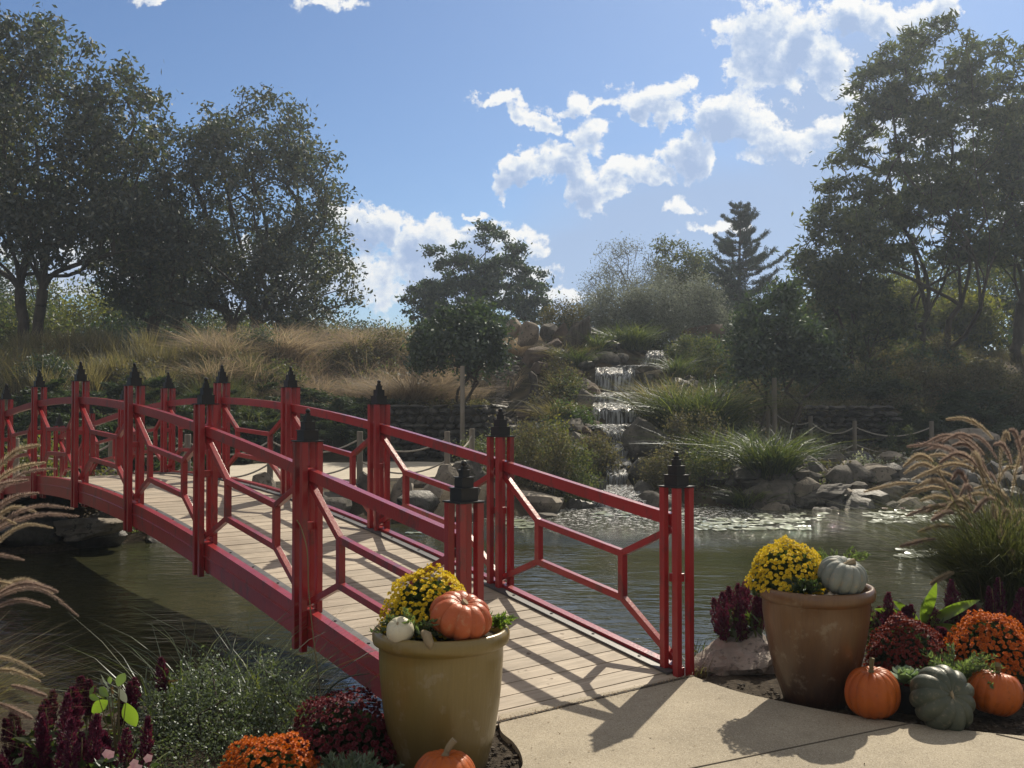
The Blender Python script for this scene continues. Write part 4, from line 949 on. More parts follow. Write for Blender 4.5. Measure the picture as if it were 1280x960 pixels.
# ------------------------------------------------------------ grass
def blades(P, H, rng, width, lean=.35, droop=.5, seg=4, az=None, azs=6.28):
    n = len(P); H = np.broadcast_to(H, (n,))*rng.uniform(.6, 1.15, n); a = rng.uniform(0, 6.28, n) if az is None else az+rng.normal(size=n)*azs
    d = np.stack([np.cos(a), np.sin(a), 0*a], 1); ln = np.minimum(np.abs(rng.normal(size=n)), 1.9)*lean; s = unit(np.cross(d, [0, 0, 1.])+rng.normal(size=(n, 3))*.3)
    t = np.linspace(0, 1, seg+1); C_ = []
    for q in t:
        out = (ln*q+droop*rng_fix(n, 1)*q**2.2)*H; up = H*(q-.5*droop*q**2.6*rng_fix(n, 1))
        C_.append(P+d*out[:, None]+np.array([0, 0, 1.])*up[:, None])
    C_ = np.stack(C_, 1); wv = width*np.array([1, .95, .8, .5, .08])[:seg+1] if seg == 4 else width*np.linspace(1, .08, seg+1)
    A = C_-s[:, None]*wv[None, :, None]/2; B = C_+s[:, None]*wv[None, :, None]/2
    V = np.stack([A, B], 2).reshape(-1, 3); base = (np.arange(n)*(seg+1)*2)[:, None]; k = np.arange(seg)*2
    F = np.stack([base+k, base+k+1, base+k+3, base+k+2], -1).reshape(-1, 4); return V, F
_rf = {}
def rng_fix(n, k):
    if (n, k) not in _rf: _rf[(n, k)] = np.random.default_rng(n+k).uniform(.3, 1.2, n)
    return _rf[(n, k)]
def clump(name, label, base, rad, H, n, width, mat, seed, lean=.5, droop=.6, cat='grass clump', group=None, seg=4):
    rng = np.random.default_rng(seed); a = rng.uniform(0, 6.28, n); r = rad*np.sqrt(rng.random(n)); b = np.array(base, float)
    P = b+np.stack([np.cos(a)*r, np.sin(a)*r, 0*a], 1); V, F = blades(P, H, rng, width, lean, droop, seg)
    root = empty(name, base, label, cat, group); quads('blades', V, mat, root, False, F); return root
for i, (px, Y, rad, H, n, w_, m, lb, ln) in enumerate([
        (785, 35.0, .6, 1.05, 700, .035, L_iris, 'dark arching strap leaved clump above the curtain fall', .6), (868, 26.2, .75, 1.75, 1500, .03, L_iris, 'largest yellow green iris clump right of the middle fall', .45), (830, 27.6, .55, 1.5, 700, .03, L_drygreen, 'golden grass clump on the left of the largest iris clump', .4),
        (905, 23.2, .45, 1.3, 700, .028, L_iris, 'darker iris clump between the largest clump and the shore', .5), (962, 21.0, .4, 1.3, 700, .028, L_iris, 'bright iris clump above the smooth grey boulder', .45), (655, 23.3, .5, 1.1, 700, .02, L_iris, 'upright reedy clump left of the aster bush', .15),
        (900, 28.5, .5, 1.4, 500, .022, L_drygreen, 'yellow tipped grass tuft behind the largest iris clump', .3), (640, 36.2, .55, .95, 1200, .012, L_dry, 'sunlit tan grass tuft at the top of the pebble chute', .7), (935, 20.3, .3, .5, 300, .02, L_iris, 'short blades arching over the boulder at the waterline', .9),
        (500, 30.2, .6, 1.15, 1600, .012, L_dry, 'fluffy tan grass mound above the lime shrub', .8), (470, 31.6, .7, 1.2, 1500, .012, L_dry, 'fluffy tan grass mound left of the small round tree', .8), (175, 15.5, .35, .16, 500, .01, L_iris, 'tiny patch of bright grass on the low flat rock', .6)]):
    clump('grass_clump', lb, gpos(px, Y), rad, H, n, w_, m, 400+i, ln, .8)
G = 'tan ornamental grass tussocks on the left slope'; rq = random.Random(5)
for i in range(30):
    px = rq.uniform(255, 560); Y = rq.uniform(29.5, 38)
    clump('grass_tussock', 'tan feathery ornamental grass tussock on the dry left slope', gpos(px, Y), .28, rq.uniform(1.0, 1.45), 420, .022, L_dry, 800+i, .55, 1.0, 'ornamental grass', G)
G = 'tall green gold weeds on the far left slope'
for i in range(22):
    px = rq.uniform(20, 250); Y = rq.uniform(27.5, 36)
    clump('tall_weed', 'upright green gold weed clump on the far left slope', gpos(px, Y), .3, rq.uniform(1.0, 1.5), 260, .03, L_drygreen, 840+i, .15, .3, 'weed clump', G)
G = 'low shrubs scattered over the left slope'
for i in range(16):
    px = rq.uniform(30, 560); Y = rq.uniform(29, 39)
    shrub('shrub', 'low dark shrub among the grasses of the left slope', gpos(px, Y), simple_ell(rq.uniform(1.1, 2.0), rq.uniform(.7, 1.2)), 3000, .10, rq.choice([L_dark, L_mid, L_brown]), 870+i, group=G)
G = 'low shrubs on the wooded right slope'
for i in range(16):
    px = rq.uniform(1010, 1330); Y = rq.uniform(33.5, 40)
    shrub('shrub', 'low dusky shrub on the wooded right slope', gpos(px, Y), simple_ell(rq.uniform(1.3, 2.4), rq.uniform(.8, 1.5)), 3400, .12, rq.choice([L_dark, L_mid, L_brown]), 900+i, group=G)
G = 'plants filling the banks of the waterfall'
for i in range(34):
    Y = rq.uniform(25, 37); xs_ = float(np.interp(Y, STREAM[::-1, 1], STREAM[::-1, 0])); sd_ = rq.choice([-1, 1, 1]); x = xs_+sd_*rq.uniform(1.5, 3.4)
    if Y < 30.5 and sd_ < 0: x = xs_-rq.uniform(1.5, 2.1)
    if rq.random() < .45: clump('grass_clump', 'small green grass tuft on the waterfall bank', (x, Y, hz(x, Y)), .2, rq.uniform(.6, 1.0), 260, .024, rq.choice([L_iris, L_drygreen]), 930+i, .5, .8, group=G)
    else: shrub('shrub', 'small dusky shrub on the waterfall bank', (x, Y, hz(x, Y)), simple_ell(rq.uniform(.7, 1.3), rq.uniform(.5, .9)), 2000, .08, rq.choice([L_dark, L_mid, L_brown]), 930+i, group=G)
# slope grass (uncountable)
def field(name, label, pts, H, width, mat, seed, lean, droop, cat='grass', dens=6., rc=.42):
    """tussocks: blades gather round clump centres and lean away from them"""
    rng = np.random.default_rng(seed); P = np.array(pts); n = len(P); k = max(8, int(n/130)); ci = rng.integers(0, n, k); cen = P[ci]; own = rng.integers(0, k, n)
    a = rng.uniform(0, 6.28, n); r = rc*np.sqrt(rng.random(n))*rng.uniform(.6, 1.3, k)[own]; hs = rng.uniform(.35, 1.4, k)[own]
    Q = cen[own]+np.stack([np.cos(a)*r, np.sin(a)*r, 0*a], 1); Q[:, 2] = hgt(Q[:, 0], Q[:, 1]); H = np.broadcast_to(H, (n,))*hs
    V, F = blades(Q, H, rng, width, lean, droop, 3, az=a, azs=.5); o = quads(name, V, mat, None, False, F)
    return tag(o, label, cat, kind='stuff')
def scatter(rng, n, px0, px1, Y0, Y1):
    Y = rng.uniform(Y0, Y1, n); x = (rng.uniform(px0, px1, n)-640)/FPX*Y; return np.stack([x, Y, hgt(x, Y)], 1)
rng = np.random.default_rng(31)
def mounds(P, amp, s): return amp*(.65+.35*np.sin(P[:, 0]*1.3*s+.7)*np.sin(P[:, 1]*1.1*s)+.25*np.sin(P[:, 0]*3.1*s))
P = scatter(rng, 52000, 240, 560, 29.5, 43); H = mounds(P, 1.15, 1)
field('dry_grass', 'tan feathery dry grass covering the left slope', P, H, .018, L_dry, 1, .55, .9)
P = scatter(rng, 26000, -60, 330, 28, 42); field('tall_grass', 'green gold tall weeds on the far left slope', P, mounds(P, 1.15, .8), .016, L_drygreen, 2, .25, .4)
P = scatter(rng, 16000, 230, 330, 27.5, 40); field('weeds', 'grey green weeds between the gold and the tan grass', P, mounds(P, .9, 1), .02, L_mid, 9, .5, .6)
P = scatter(rng, 16000, 540, 760, 33, 44); P = P[(P[:, 0] < gx(640, P[:, 1])) | (P[:, 1] > 37)]; field('dry_grass', 'dry grass on the crest above the stone heap', P, .55, .012, L_dry, 3, .5, .8)
P = scatter(rng, 36000, 900, 1340, 33, 46); field('dry_grass', 'dusky dry grass on the wooded right slope', P, mounds(P, .6, 1), .016, L_brown, 4, .5, .8)
# low litter and ground cover leaves
def cover(name, label, pts, leaf, mat, seed, h=.25, aspect=.5):
    rng = np.random.default_rng(seed); P = np.array(pts); P[:, 2] += rng.random(len(P))**2*h; o = quads(name, leaves(P, leaf, leaf*aspect, rng), mat); return tag(o, label, 'ground cover', kind='stuff')
P = scatter(rng, 30000, 760, 1300, 22, 36); s_ = np.abs(P[:, 0]-np.interp(P[:, 1], STREAM[::-1, 1], STREAM[::-1, 0])) > 1.0; P = P[s_]
cover('ground_cover', 'dusky low ground cover on the right slope', P, .10, L_brown, 5, .35)
P = scatter(rng, 9000, 860, 1330, 20.2, 27)
cover('ground_cover', 'low weedy ground cover between the rocks of the right bank', P, .07, L_mid, 15, .16)
P = scatter(rng, 16000, 440, 620, 28.8, 36); cover('ground_cover', 'brown leafy ground cover under the small round tree', P, .10, L_brown, 6, .3)
P = scatter(rng, 26000, -80, 560, 30, 44); cover('undergrowth', 'green undergrowth between the slope grasses', P, .12, L_mid, 7, .7)
P = scatter(rng, 20000, -120, 1400, 44, 70); cover('undergrowth', 'dark undergrowth beneath the woods on the plateau', P, .35, L_dark, 8, 1.2)

# driftwood: standing slab and root stump
def driftwood():
    b = np.array([gx(726, 33.4), 33.4, hz(gx(726, 33.4), 33.4)]); V, F = rock_verts(501, 4, 16, .07); V = V*np.array([.46, .30, .80]); tl = .38; c_, s_ = math.cos(tl), math.sin(tl)
    V = V@np.array([[c_, 0, -s_], [0, 1, 0], [s_, 0, c_]]); V += b+np.array([-.15, 0, .52])
    tag(poly('driftwood_slab', V, F, M_drift, None, False), 'leaning grey driftwood trunk slab standing left of the waterfall', 'driftwood')
    b = np.array([gx(664, 30.6), 30.6, hz(gx(664, 30.6), 30.6)]); mb = MB(); rng = random.Random(4)
    mb.tube([b+(0, 0, -.1), b+(.02, 0, .35), b+(.10, 0, .75), b+(.05, 0, 1.05), b+(-.03, 0, 1.2)], [.20, .15, .11, .13, .05], 9)
    for k in range(13):
        a = k/13*6.28+rng.uniform(-.2, .2); L = rng.uniform(.7, 1.25); pts = []
        for j in range(6):
            t = j/5; pts.append(b+np.array([math.cos(a+.4*t)*L*t, math.sin(a+.4*t)*L*t*.8-.1*t, .34*(1-t)**1.5-.12*t+.07*math.sin(6*t+k)]))
        mb.tube(pts, [.10, .075, .055, .042, .03, .012], 6)
    tag(mb.build('root_stump', M_drift_d, None, True), 'dark upturned root stump with spreading roots below the sunlit rocks', 'stump')
driftwood()

# ------------------------------------------------------------ lily pads
def lilies():
    m = leafy('lily_pad_leaf', [(.16, .20, .11), (.26, .29, .19), (.20, .22, .13)], .1, gloss=.35, rough=.22)
    vs = []
    for k in range(4):
        n = 16; V = [(0, 0, .008)]; rr_ = .09+.02*k
        for j in range(n): a = .18+j/(n-1)*(6.283-.36); V.append((rr_*math.cos(a), rr_*math.sin(a), .008+.006*math.sin(3*a+k)+.003*k))
        me = bpy.data.meshes.new('lily_pad'); me.from_pydata(V, [], [(0, j, j+1) for j in range(1, n)]); me.update(); me.materials.append(m); vs.append(me)
    rng = random.Random(12); regions = [(868, 1010, 648, 664, 90, 'the middle of the far shore right of the waterfall'), (940, 1035, 642, 652, 25, 'below the smooth grey boulder'), (1085, 1200, 638, 655, 80, 'behind the drooping fountain grass plumes'), (1125, 1180, 688, 697, 16, 'in open water left of the fountain grass'), (636, 672, 650, 662, 14, 'below the flat pale slab left of the falls'), (505, 545, 655, 668, 10, 'below the squarish tan boulder'), (735,860,640,648,25,'around the pond inlet')]
    for (a, b, c, d, n, wh) in regions:
        for i in range(n):
            p = gp(rng.uniform(a, b), rng.uniform(c, d), WZ)
            if pond_sd(np.array([p[0]]), np.array([p[1]]))[0] > -.1: continue
            o = bpy.data.objects.new('lily_pad', rng.choice(vs)); C.objects.link(o); o.location = (p[0], p[1], WZ+rng.uniform(.001, .008)); o.rotation_euler = (0, 0, rng.uniform(0, 6.28)); o.scale = [rng.uniform(.6, 1.15)]*2+[1]
            tag(o, 'pale round lily pad floating '+wh, 'lily pad', 'lily pads '+wh)
    M_lf = solid('lily_petals', (.75, .62, .60), (.85, .75, .72), 5, .5)
    for (px, py, lb) in [(1106, 636, 'cream water lily flower standing left in the far pads'), (1128, 636, 'pinkish water lily flower right of the cream one')]:
        p = gp(px, py+3, WZ); mb = MB()
        for r_, z_, n, t_ in ((.075, .04, 9, .5), (.05, .06, 8, .8), (.03, .075, 6, 1.2)):
            for j in range(n):
                a = j/n*6.28+z_*30; d = np.array([math.cos(a), math.sin(a), 0]); s_ = np.array([-d[1], d[0], 0])*.022; u = np.array([0, 0, 1.])
                q = p+u*.03; mb.add([q, q+d*r_*.5-s_+u*r_*.4*t_, q+d*r_+u*r_*t_, q+d*r_*.5+s_+u*r_*.4*t_], [(0, 1, 2, 3)])
        root = tag(mb.build('water_lily', M_lf), lb, 'flower')
lilies()

# ------------------------------------------------------------ pots
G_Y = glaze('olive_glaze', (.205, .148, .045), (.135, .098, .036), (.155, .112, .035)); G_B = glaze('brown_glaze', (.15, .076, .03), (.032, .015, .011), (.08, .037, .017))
M_potsoil = solid('potting_soil', (.03, .022, .015), (.06, .045, .03), 20, 1, .02, 50)
def pot(label, c, prof, mat, rin, zs):
    root = empty('planter_pot', c, label, 'pot'); mb = MB(); mb.lathe(prof, c, 72); mb.build('body', mat, root, True)
    mb = MB(); mb.lathe([(0, zs+.01), (rin*.5, zs+.012), (rin, zs)], c, 40); mb.build('soil', M_potsoil, root); return root
PL = (gx(552, 4.62), 4.62, -.03); PR = (gx(1018, 5.62), 5.62, -.03)
def prof(H, R0, mids):
    out = [(0, .0), (mids[0][0]*.96, .0)] + mids
    rb = mids[-1][0]
    out += [(rb+.004, H-.075), (rb+.014, H-.068), (R0-.007, H-.060), (R0-.003, H-.045), (R0-.003, H-.022), (R0-.008, H-.008), (R0-.014, H-.001), (R0-.026, H), (R0-.036, H-.006), (R0-.042, H-.02), (R0-.05, H-.08), (R0-.07, H-.18)]
    return out
HL = .625; HR = .635
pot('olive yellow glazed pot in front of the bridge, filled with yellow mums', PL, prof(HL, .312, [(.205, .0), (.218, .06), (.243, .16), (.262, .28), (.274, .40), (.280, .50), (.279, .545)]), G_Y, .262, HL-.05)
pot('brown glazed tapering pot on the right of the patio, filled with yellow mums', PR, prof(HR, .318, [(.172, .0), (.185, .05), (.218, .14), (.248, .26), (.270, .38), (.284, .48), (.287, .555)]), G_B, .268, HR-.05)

# ------------------------------------------------------------ pumpkins
def pumpkin_mat(name, c1, c2, c3, rough=.4, sc_=5, spots=.3):
    m, t, out = newmat(name); p = t.new('ShaderNodeBsdfPrincipled'); t.l.new(p.outputs[0], out.inputs[0]); tc = t.new('ShaderNodeTexCoord'); ob = tc.outputs['Object']
    col = t.mix(t.maprange(t.noise(ob, sc_, 4), .35, .65), (*c1, 1), (*c2, 1)); col = t.mix(t.math('MULTIPLY', t.maprange(t.noise(ob, 30, 7, .7), .52, .7), spots), col, (*c3, 1))
    t.put(p.inputs['Base Color'], col); p.inputs['Roughness'].default_value = rough; p.inputs['Specular IOR Level'].default_value = .28
    b = t.new('ShaderNodeBump'); b.inputs['Distance'].default_value = .003; t.put(b.inputs['Height'], t.noise(ob, 45, 6, .65)); t.l.new(b.outputs[0], p.inputs['Normal']); return m
PK_O = pumpkin_mat('orange_pumpkin', (.34, .070, .012), (.44, .105, .015), (.20, .05, .015), .42, 5, .55); PK_P = pumpkin_mat('salmon_pumpkin', (.36, .072, .024), (.45, .11, .04), (.50, .27, .15), .36, 3, .6)
PK_B = pumpkin_mat('blue_grey_pumpkin', (.15, .175, .16), (.22, .24, .215), (.32, .28, .20), .6, 4, .9); PK_G = pumpkin_mat('grey_green_pumpkin', (.048, .062, .046), (.085, .095, .068), (.24, .21, .15), .42, 4, .75)
PK_W = pumpkin_mat('white_gourd', (.55, .52, .38), (.62, .58, .45), (.40, .36, .25), .45); M_stem = solid('dry_stem', (.20, .15, .085), (.30, .24, .15), 10, .9, .004, 40, stretch=(1, 1, .3)); M_stemg = solid('green_brown_stem', (.10, .09, .04), (.18, .14, .07), 10, .9, .004, 40, stretch=(1, 1, .3))
def pumpkin(label, c, W, H, ribs, depth, mat, seed, tilt=(0, 0, 0), stem=(.06, .014), smat=None, dimple=.28, cat='pumpkin', sbend=.3, lump=.03, name='pumpkin'):
    """c = centre of the fruit"""
    rng = np.random.default_rng(seed); nt, nf = 34, ribs*9; V = []; ph = rng.uniform(0, 6.28); lob = rng.uniform(.96, 1.04, ribs)
    def surf(th, f):
        r = math.sin(th)**.82; z = math.cos(th); k = f/(2*math.pi)*ribs; fr = k-math.floor(k); li = int(math.floor(k)) % ribs
        groove = (1-abs(2*fr-1))**.42; g = 1-depth*(1-groove)*(.35+.65*math.sin(th)**.5)
        rr_ = r*g*(1+(lob[li]-1)*groove); dz = dimple*math.exp(-(r/.36)**2)
        zz = z*(1-dz) if z > 0 else z*(1-.6*dz)
        q = 1+lump*math.sin(2*f+ph)+lump*.6*math.sin(3*f+1+ph)
        return np.array([rr_*q*math.cos(f)*W/2, rr_*q*math.sin(f)*W/2, zz*H/2*(1-.06*(1-groove))])
    for i in range(nt+1):
        th = math.pi*i/nt
        for j in range(nf): V.append(surf(max(th, .02) if i < nt else math.pi-.02, 2*math.pi*j/nf))
    F = [(i*nf+j, (i+1)*nf+j, (i+1)*nf+(j+1) % nf, i*nf+(j+1) % nf) for i in range(nt) for j in range(nf)]
    from mathutils import Euler
    RM = np.array(Euler(tilt).to_matrix()); V = np.array(V)@RM.T
    root = poly(name, V, F, mat, None, True); root.location = [float(a) for a in c]; tag(root, label, cat)
    if stem:
        L, r0 = stem; z0 = H/2*(1-dimple); mb = MB(); n = 6; pts = []; rad = []
        for i in range(n+1):
            t = i/n; pts.append(np.array([sbend*L*t*t, 0, z0-.012+L*t])@RM.T); rad.append(r0*(1.9-1.4*min(1, t*2.2)) if t < .45 else r0*(1+.25*(t-.45)))
        mb.tube(pts, rad, 7); o = poly('stem', np.concatenate(mb.V), mb.F, smat or M_stem, None, False); o.parent = root
    return root
pk = at(576, 770, 4.50); pumpkin('salmon pink ribbed pumpkin resting in the olive yellow pot', (pk[0]+.0, 4.48, .672), 0.278, .185, 10, .15, PK_P, 1, (R(20), R(10), .2), (.022, .016), dimple=.30)
pk = at(505, 783, 4.44); pumpkin('small white gourd lying in the olive yellow pot', (pk[0]-.012, 4.40, .628), .118, .108, 8, .04, PK_W, 2, (R(40), R(-12), 0), (.012, .008), dimple=.12, cat='gourd', name='gourd')
pk = at(1049, 712, 5.5); pumpkin('pale blue grey pumpkin resting in the brown pot', (pk[0], 5.45, .685), .265, .195, 12, .16, PK_B, 3, (R(18), R(10), .2), (.035, .016), dimple=.3, sbend=1.2)
pumpkin('orange pumpkin with tall stem at the foot of the brown pot', (gx(1088, 5.28), 5.28, .115), .285, .262, 15, .04, PK_O, 4, (R(3), R(-4), 0), (.085, .012), smat=M_stemg, dimple=.2, sbend=.1)
pumpkin('grey green squat pumpkin tipped toward the viewer between two orange ones', (gx(1177, 5.12), 5.14, .122), .345, .245, 11, .16, PK_G, 5, (R(62), R(6), .2), (.012, .02), dimple=.26)
pumpkin('orange pumpkin at the right beside the terracotta pot', (gx(1240, 5.3), 5.3, .108), .27, .235, 15, .04, PK_O, 6, (R(8), R(10), 1), (.07, .013), smat=M_stemg, dimple=.24, sbend=-.9)
pumpkin('orange pumpkin with curved stem cut off by the bottom edge', (gx(557, 4.16), 4.16, .085), .262, .225, 15, .04, PK_O, 7, (R(-4), 0, 0), (.075, .013), dimple=.22, sbend=.5)
# dried gourd neck on the pot rim
mb = MB(); q = np.array([gx(534, 4.33), 4.325, .60]); mb.tube([q+(-.02, .03, .03), q+(0, .01, .02), q+(.012, -.006, -.01), q+(.016, -.008, -.035)], [.012, .022, .02, .006], 9)
tag(mb.build('gourd', M_stem, None, True), 'dried tan gourd end hanging over the rim of the olive yellow pot', 'gourd')

# ------------------------------------------------------------ chrysanthemums
def petal_mat(name, cols, trans=.35): return leafy(name, cols, trans, gloss=.03, tcol=1.1, var=.18)
PM_Y = petal_mat('yellow_petals', [(.78, .60, .02), (.68, .48, .015), (.85, .72, .07)]); PM_O = petal_mat('orange_petals', [(.62, .16, .012), (.50, .10, .01), (.68, .22, .02)]); PM_R = petal_mat('dark_red_petals', [(.17, .022, .016), (.23, .035, .02), (.12, .014, .014)]); PM_M = petal_mat('maroon_petals', [(.13, .014, .03), (.18, .022, .035), (.10, .02, .025)])
def mum(label, c, Rx, Rz, n, fs, pmat, seed, tilt=(0, 0), coverage=1.0, group=None):
    """c = centre of the base of the dome"""
    rng = np.random.default_rng(seed); c = np.array(c, float); root = empty('chrysanthemum', c, label, 'flowers', group)
    k = int(n*26); d = rdir(rng, k); d[:, 2] = np.abs(d[:, 2])*1.1-.25; r = rng.uniform(.55, .97, k)[:, None]
    P = c+d*r*np.array([Rx, Rx, Rz]); quads('foliage', leaves(P, .032, .018, rng, d), L_bed if pmat is PM_Y else L_dark2, root)
    mb = MB()
    for i in range(26):
        a = rng.uniform(0, 6.28); q = d[i]*np.array([Rx, Rx, Rz])*.9; q[2] = abs(q[2]); mb.tube([c+(q[0]*.15, q[1]*.15, -.02), c+q*(.6, .6, .7), c+q], [.004, .003, .002], 4, False)
    mb.build('stems', M_stemg, root)
    n = int(n*2.7); fs = fs*.76
    # flower heads, spaced on a dome
    i = np.arange(n)+.5; ph = np.arccos(1-i/n*(1.0+.12*coverage)); th = math.pi*(1+5**.5)*i
    N = np.stack([np.cos(th)*np.sin(ph), np.sin(th)*np.sin(ph), np.cos(ph)], 1)+rng.normal(size=(n, 3))*.05; N = unit(N)
    keep = rng.random(n) < coverage*np.clip(1.35-.5*(1-N[:, 2]), .3, 1); N = N[keep]
    lump = 1+.09*np.sin(N[:, 0]*6+seed)*np.sin(N[:, 1]*5+1)+.04*np.sin(N[:, 2]*9+seed)
    Cc = c+N*np.array([Rx, Rx, Rz])*(lump*rng.uniform(.95, 1.05, len(N)))[:, None]
    Q = []
    for p_, nn in zip(Cc, N):
        nn = unit(nn+np.array([0, 0, .5])+rng.normal(size=3)*.22); u = unit(np.cross(nn, [.3, .9, .1])); v = np.cross(nn, u); f0 = fs*rng.uniform(.75, 1.2)
        for (rad, lift, m, ph0) in ((1.0, .12, 11, 0), (.72, .34, 9, .3), (.42, .52, 6, .1)):
            for j in range(m):
                a = j/m*6.283+ph0+rng.normal()*.08; d_ = u*math.cos(a)+v*math.sin(a); s_ = -u*math.sin(a)+v*math.cos(a); w_ = f0*rad*.20
                Q.append([p_+nn*f0*.10, p_+d_*f0*rad*.30+nn*f0*lift*.8-s_*w_*.6, p_+d_*f0*rad*.5+nn*f0*lift, p_+d_*f0*rad*.30+nn*f0*lift*.8+s_*w_*.6])
    quads('blossoms', np.array(Q), pmat, root); return root
L_dark2 = leafy('mum_dark_leaf', [(.03, .05, .02), (.045, .07, .025)], .35)
mum('yellow chrysanthemum dome in the olive yellow pot', (gx(536, 4.68), 4.70, .58), .205, .255, 400, .030, PM_Y, 1)
mum('yellow chrysanthemum dome in the brown pot', (gx(984, 5.65), 5.66, .605), .195, .235, 330, .034, PM_Y, 2)
mum('dark rust red chrysanthemum just right of the brown pot', (gx(1130, 5.65), 5.65, .12), .205, .30, 330, .036, PM_R, 3)
mum('bright orange chrysanthemum in the terracotta pot at far right', (gx(1236, 5.75), 5.75, .15), .235, .27, 400, .036, PM_O, 4)
mum('bright orange chrysanthemum at the bottom left of the olive yellow pot', (gx(338, 4.12), 4.12, -.02), .235, .265, 420, .034, PM_O, 5)
mum('maroon chrysanthemum left of the olive yellow pot', (gx(430, 4.62), 4.62, -.02), .255, .30, 480, .034, PM_M, 6)
# nursery pots
M_terra = solid('terracotta', (.24, .09, .05), (.30, .12, .07), 6, .8, .002, 60); M_blackpot = solid('dark_plastic', (.02, .02, .02), None, rough=.5)
for (px, Y, m, lb, r_, h_) in [(1243, 5.75, M_terra, 'terracotta pot half hidden behind the right orange pumpkin', .16, .20), (1131, 5.45, M_blackpot, 'dark nursery pot under the pale cabbage rosette', .085, .15)]:
    mb = MB(); mb.lathe([(r_*.75, 0), (r_, h_*.8), (r_*1.07, h_*.81), (r_*1.07, h_), (r_*.97, h_), (r_*.9, h_*.8), (0, h_*.8)], (gx(px, Y), Y, -.03), 36); tag(mb.build('nursery_pot', m, None, False), lb, 'pot')
# ornamental cabbage rosette
def rosette(label, c, R0, n, mat, seed, lift=.5):
    rng = np.random.default_rng(seed); c = np.array(c); root = empty('ornamental_cabbage', c, label, 'plant'); Q = MB()
    for i in range(n):
        t = i/n; a = i*2.4; L = R0*(1-.72*t); el = .25+1.1*t; d = np.array([math.cos(a)*math.cos(el), math.sin(a)*math.cos(el), math.sin(el)]); s_ = np.array([-math.sin(a), math.cos(a), 0]); w_ = L*.55; nn = np.cross(d, s_)
        b = c+(0, 0, .03*t); V = []; 
        for j, (l_, ww) in enumerate(((0, .25), (.35, .8), (.7, 1.0), (.92, .7), (1.0, .25))):
            for k in (-1, 0, 1): V.append(b+d*L*l_+s_*w_*ww*k*.55-nn*(.10*L*abs(k)-.12*L*l_**2)+rng.normal(size=3)*.003)
        F = [(j*3+k, j*3+k+1, (j+1)*3+k+1, (j+1)*3+k) for j in range(4) for k in range(2)]; Q.add(V, F)
    Q.build('leaves', mat, root, True)
L_cab = leafy('cabbage_leaf', [(.16, .24, .14), (.22, .30, .18)], .3, gloss=.08)
rosette('pale green cabbage rosette between the orange pumpkin and the rust red mum', (gx(1131, 5.35), 5.35, .15), .12, 26, L_cab, 1)
rosette('pale cabbage rosette at the bottom beside the curved stem pumpkin', (gx(462, 4.05), 4.05, .0), .12, 24, L_cab, 2)
# feathery greens
def fern(label, c, R0, n, mat, seed, az=None, spread=1., upb=.6, leaf=.03, name='feathery_plant'):
    rng = np.random.default_rng(seed); c = np.array(c, float); root = empty(name, c, label, 'plant'); st = MB(); P = []; D = []
    for i in range(n):
        a = rng.uniform(0, 6.28) if az is None else az+rng.normal()*.7; el = rng.uniform(.25, 1.4)*upb+.25; L = R0*rng.uniform(.7, 1.1); d = np.array([math.cos(a)*math.cos(el)*spread, math.sin(a)*math.cos(el)*spread, math.sin(el)])
        t = np.linspace(0, 1, 6)[:, None]; pts = c+d*L*t+np.array([0, 0, -.25*L])*t**2.2; st.tube(pts, np.linspace(.0025, .0008, 6), 4, False)
        m = 46; tt = rng.uniform(.2, 1, m)[:, None]; s_ = unit(np.cross(d, rdir(rng, 1))); sd_ = s_*rng.choice([-1, 1], (m, 1))
        off = sd_*rng.random((m, 1))*.22*L*(1.15-tt); P.append(c+d*L*tt+np.array([0, 0, -.25*L])*tt**2.2+off); D.append(sd_*.8+d)
    st.build('stems', M_stemg, root); P = np.concatenate(P); D = np.concatenate(D); quads('leaves', leaves(P, leaf, leaf*.32, rng, D), mat, root)
L_fern = leafy('fern_green', [(.10, .15, .06), (.15, .20, .085), (.08, .12, .055)], .45); L_dusty = leafy('dusty_blue_green', [(.12, .17, .12), (.18, .23, .17), (.09, .13, .09)], .4)
fern('feathery light green plant above the grey green pumpkin', (gx(1190, 5.42), 5.42, .12), .30, 46, L_fern, 1)
fern('feathery greens beside the white gourd in the olive yellow pot', (gx(516, 4.50), 4.52, .57), .22, 34, L_fern, 2)
fern('small bright sprig behind the salmon pumpkin at the pot rim', (gx(618, 4.66), 4.66, .58), .13, 14, L_lime, 3)
fern('feathery light sprig behind the blue grey pumpkin', (gx(1040, 5.8), 5.80, .62), .26, 26, L_fern, 4, upb=.7)
fern('low curly greens under the yellow mum on the rim of the brown pot', (gx(1004, 5.45), 5.44, .60), .13, 30, L_bed, 5)
fern('dusty blue green plant between the orange and maroon mums', (gx(440, 4.15), 4.15, .0), .27, 60, L_dusty, 6, upb=.85, leaf=.035)

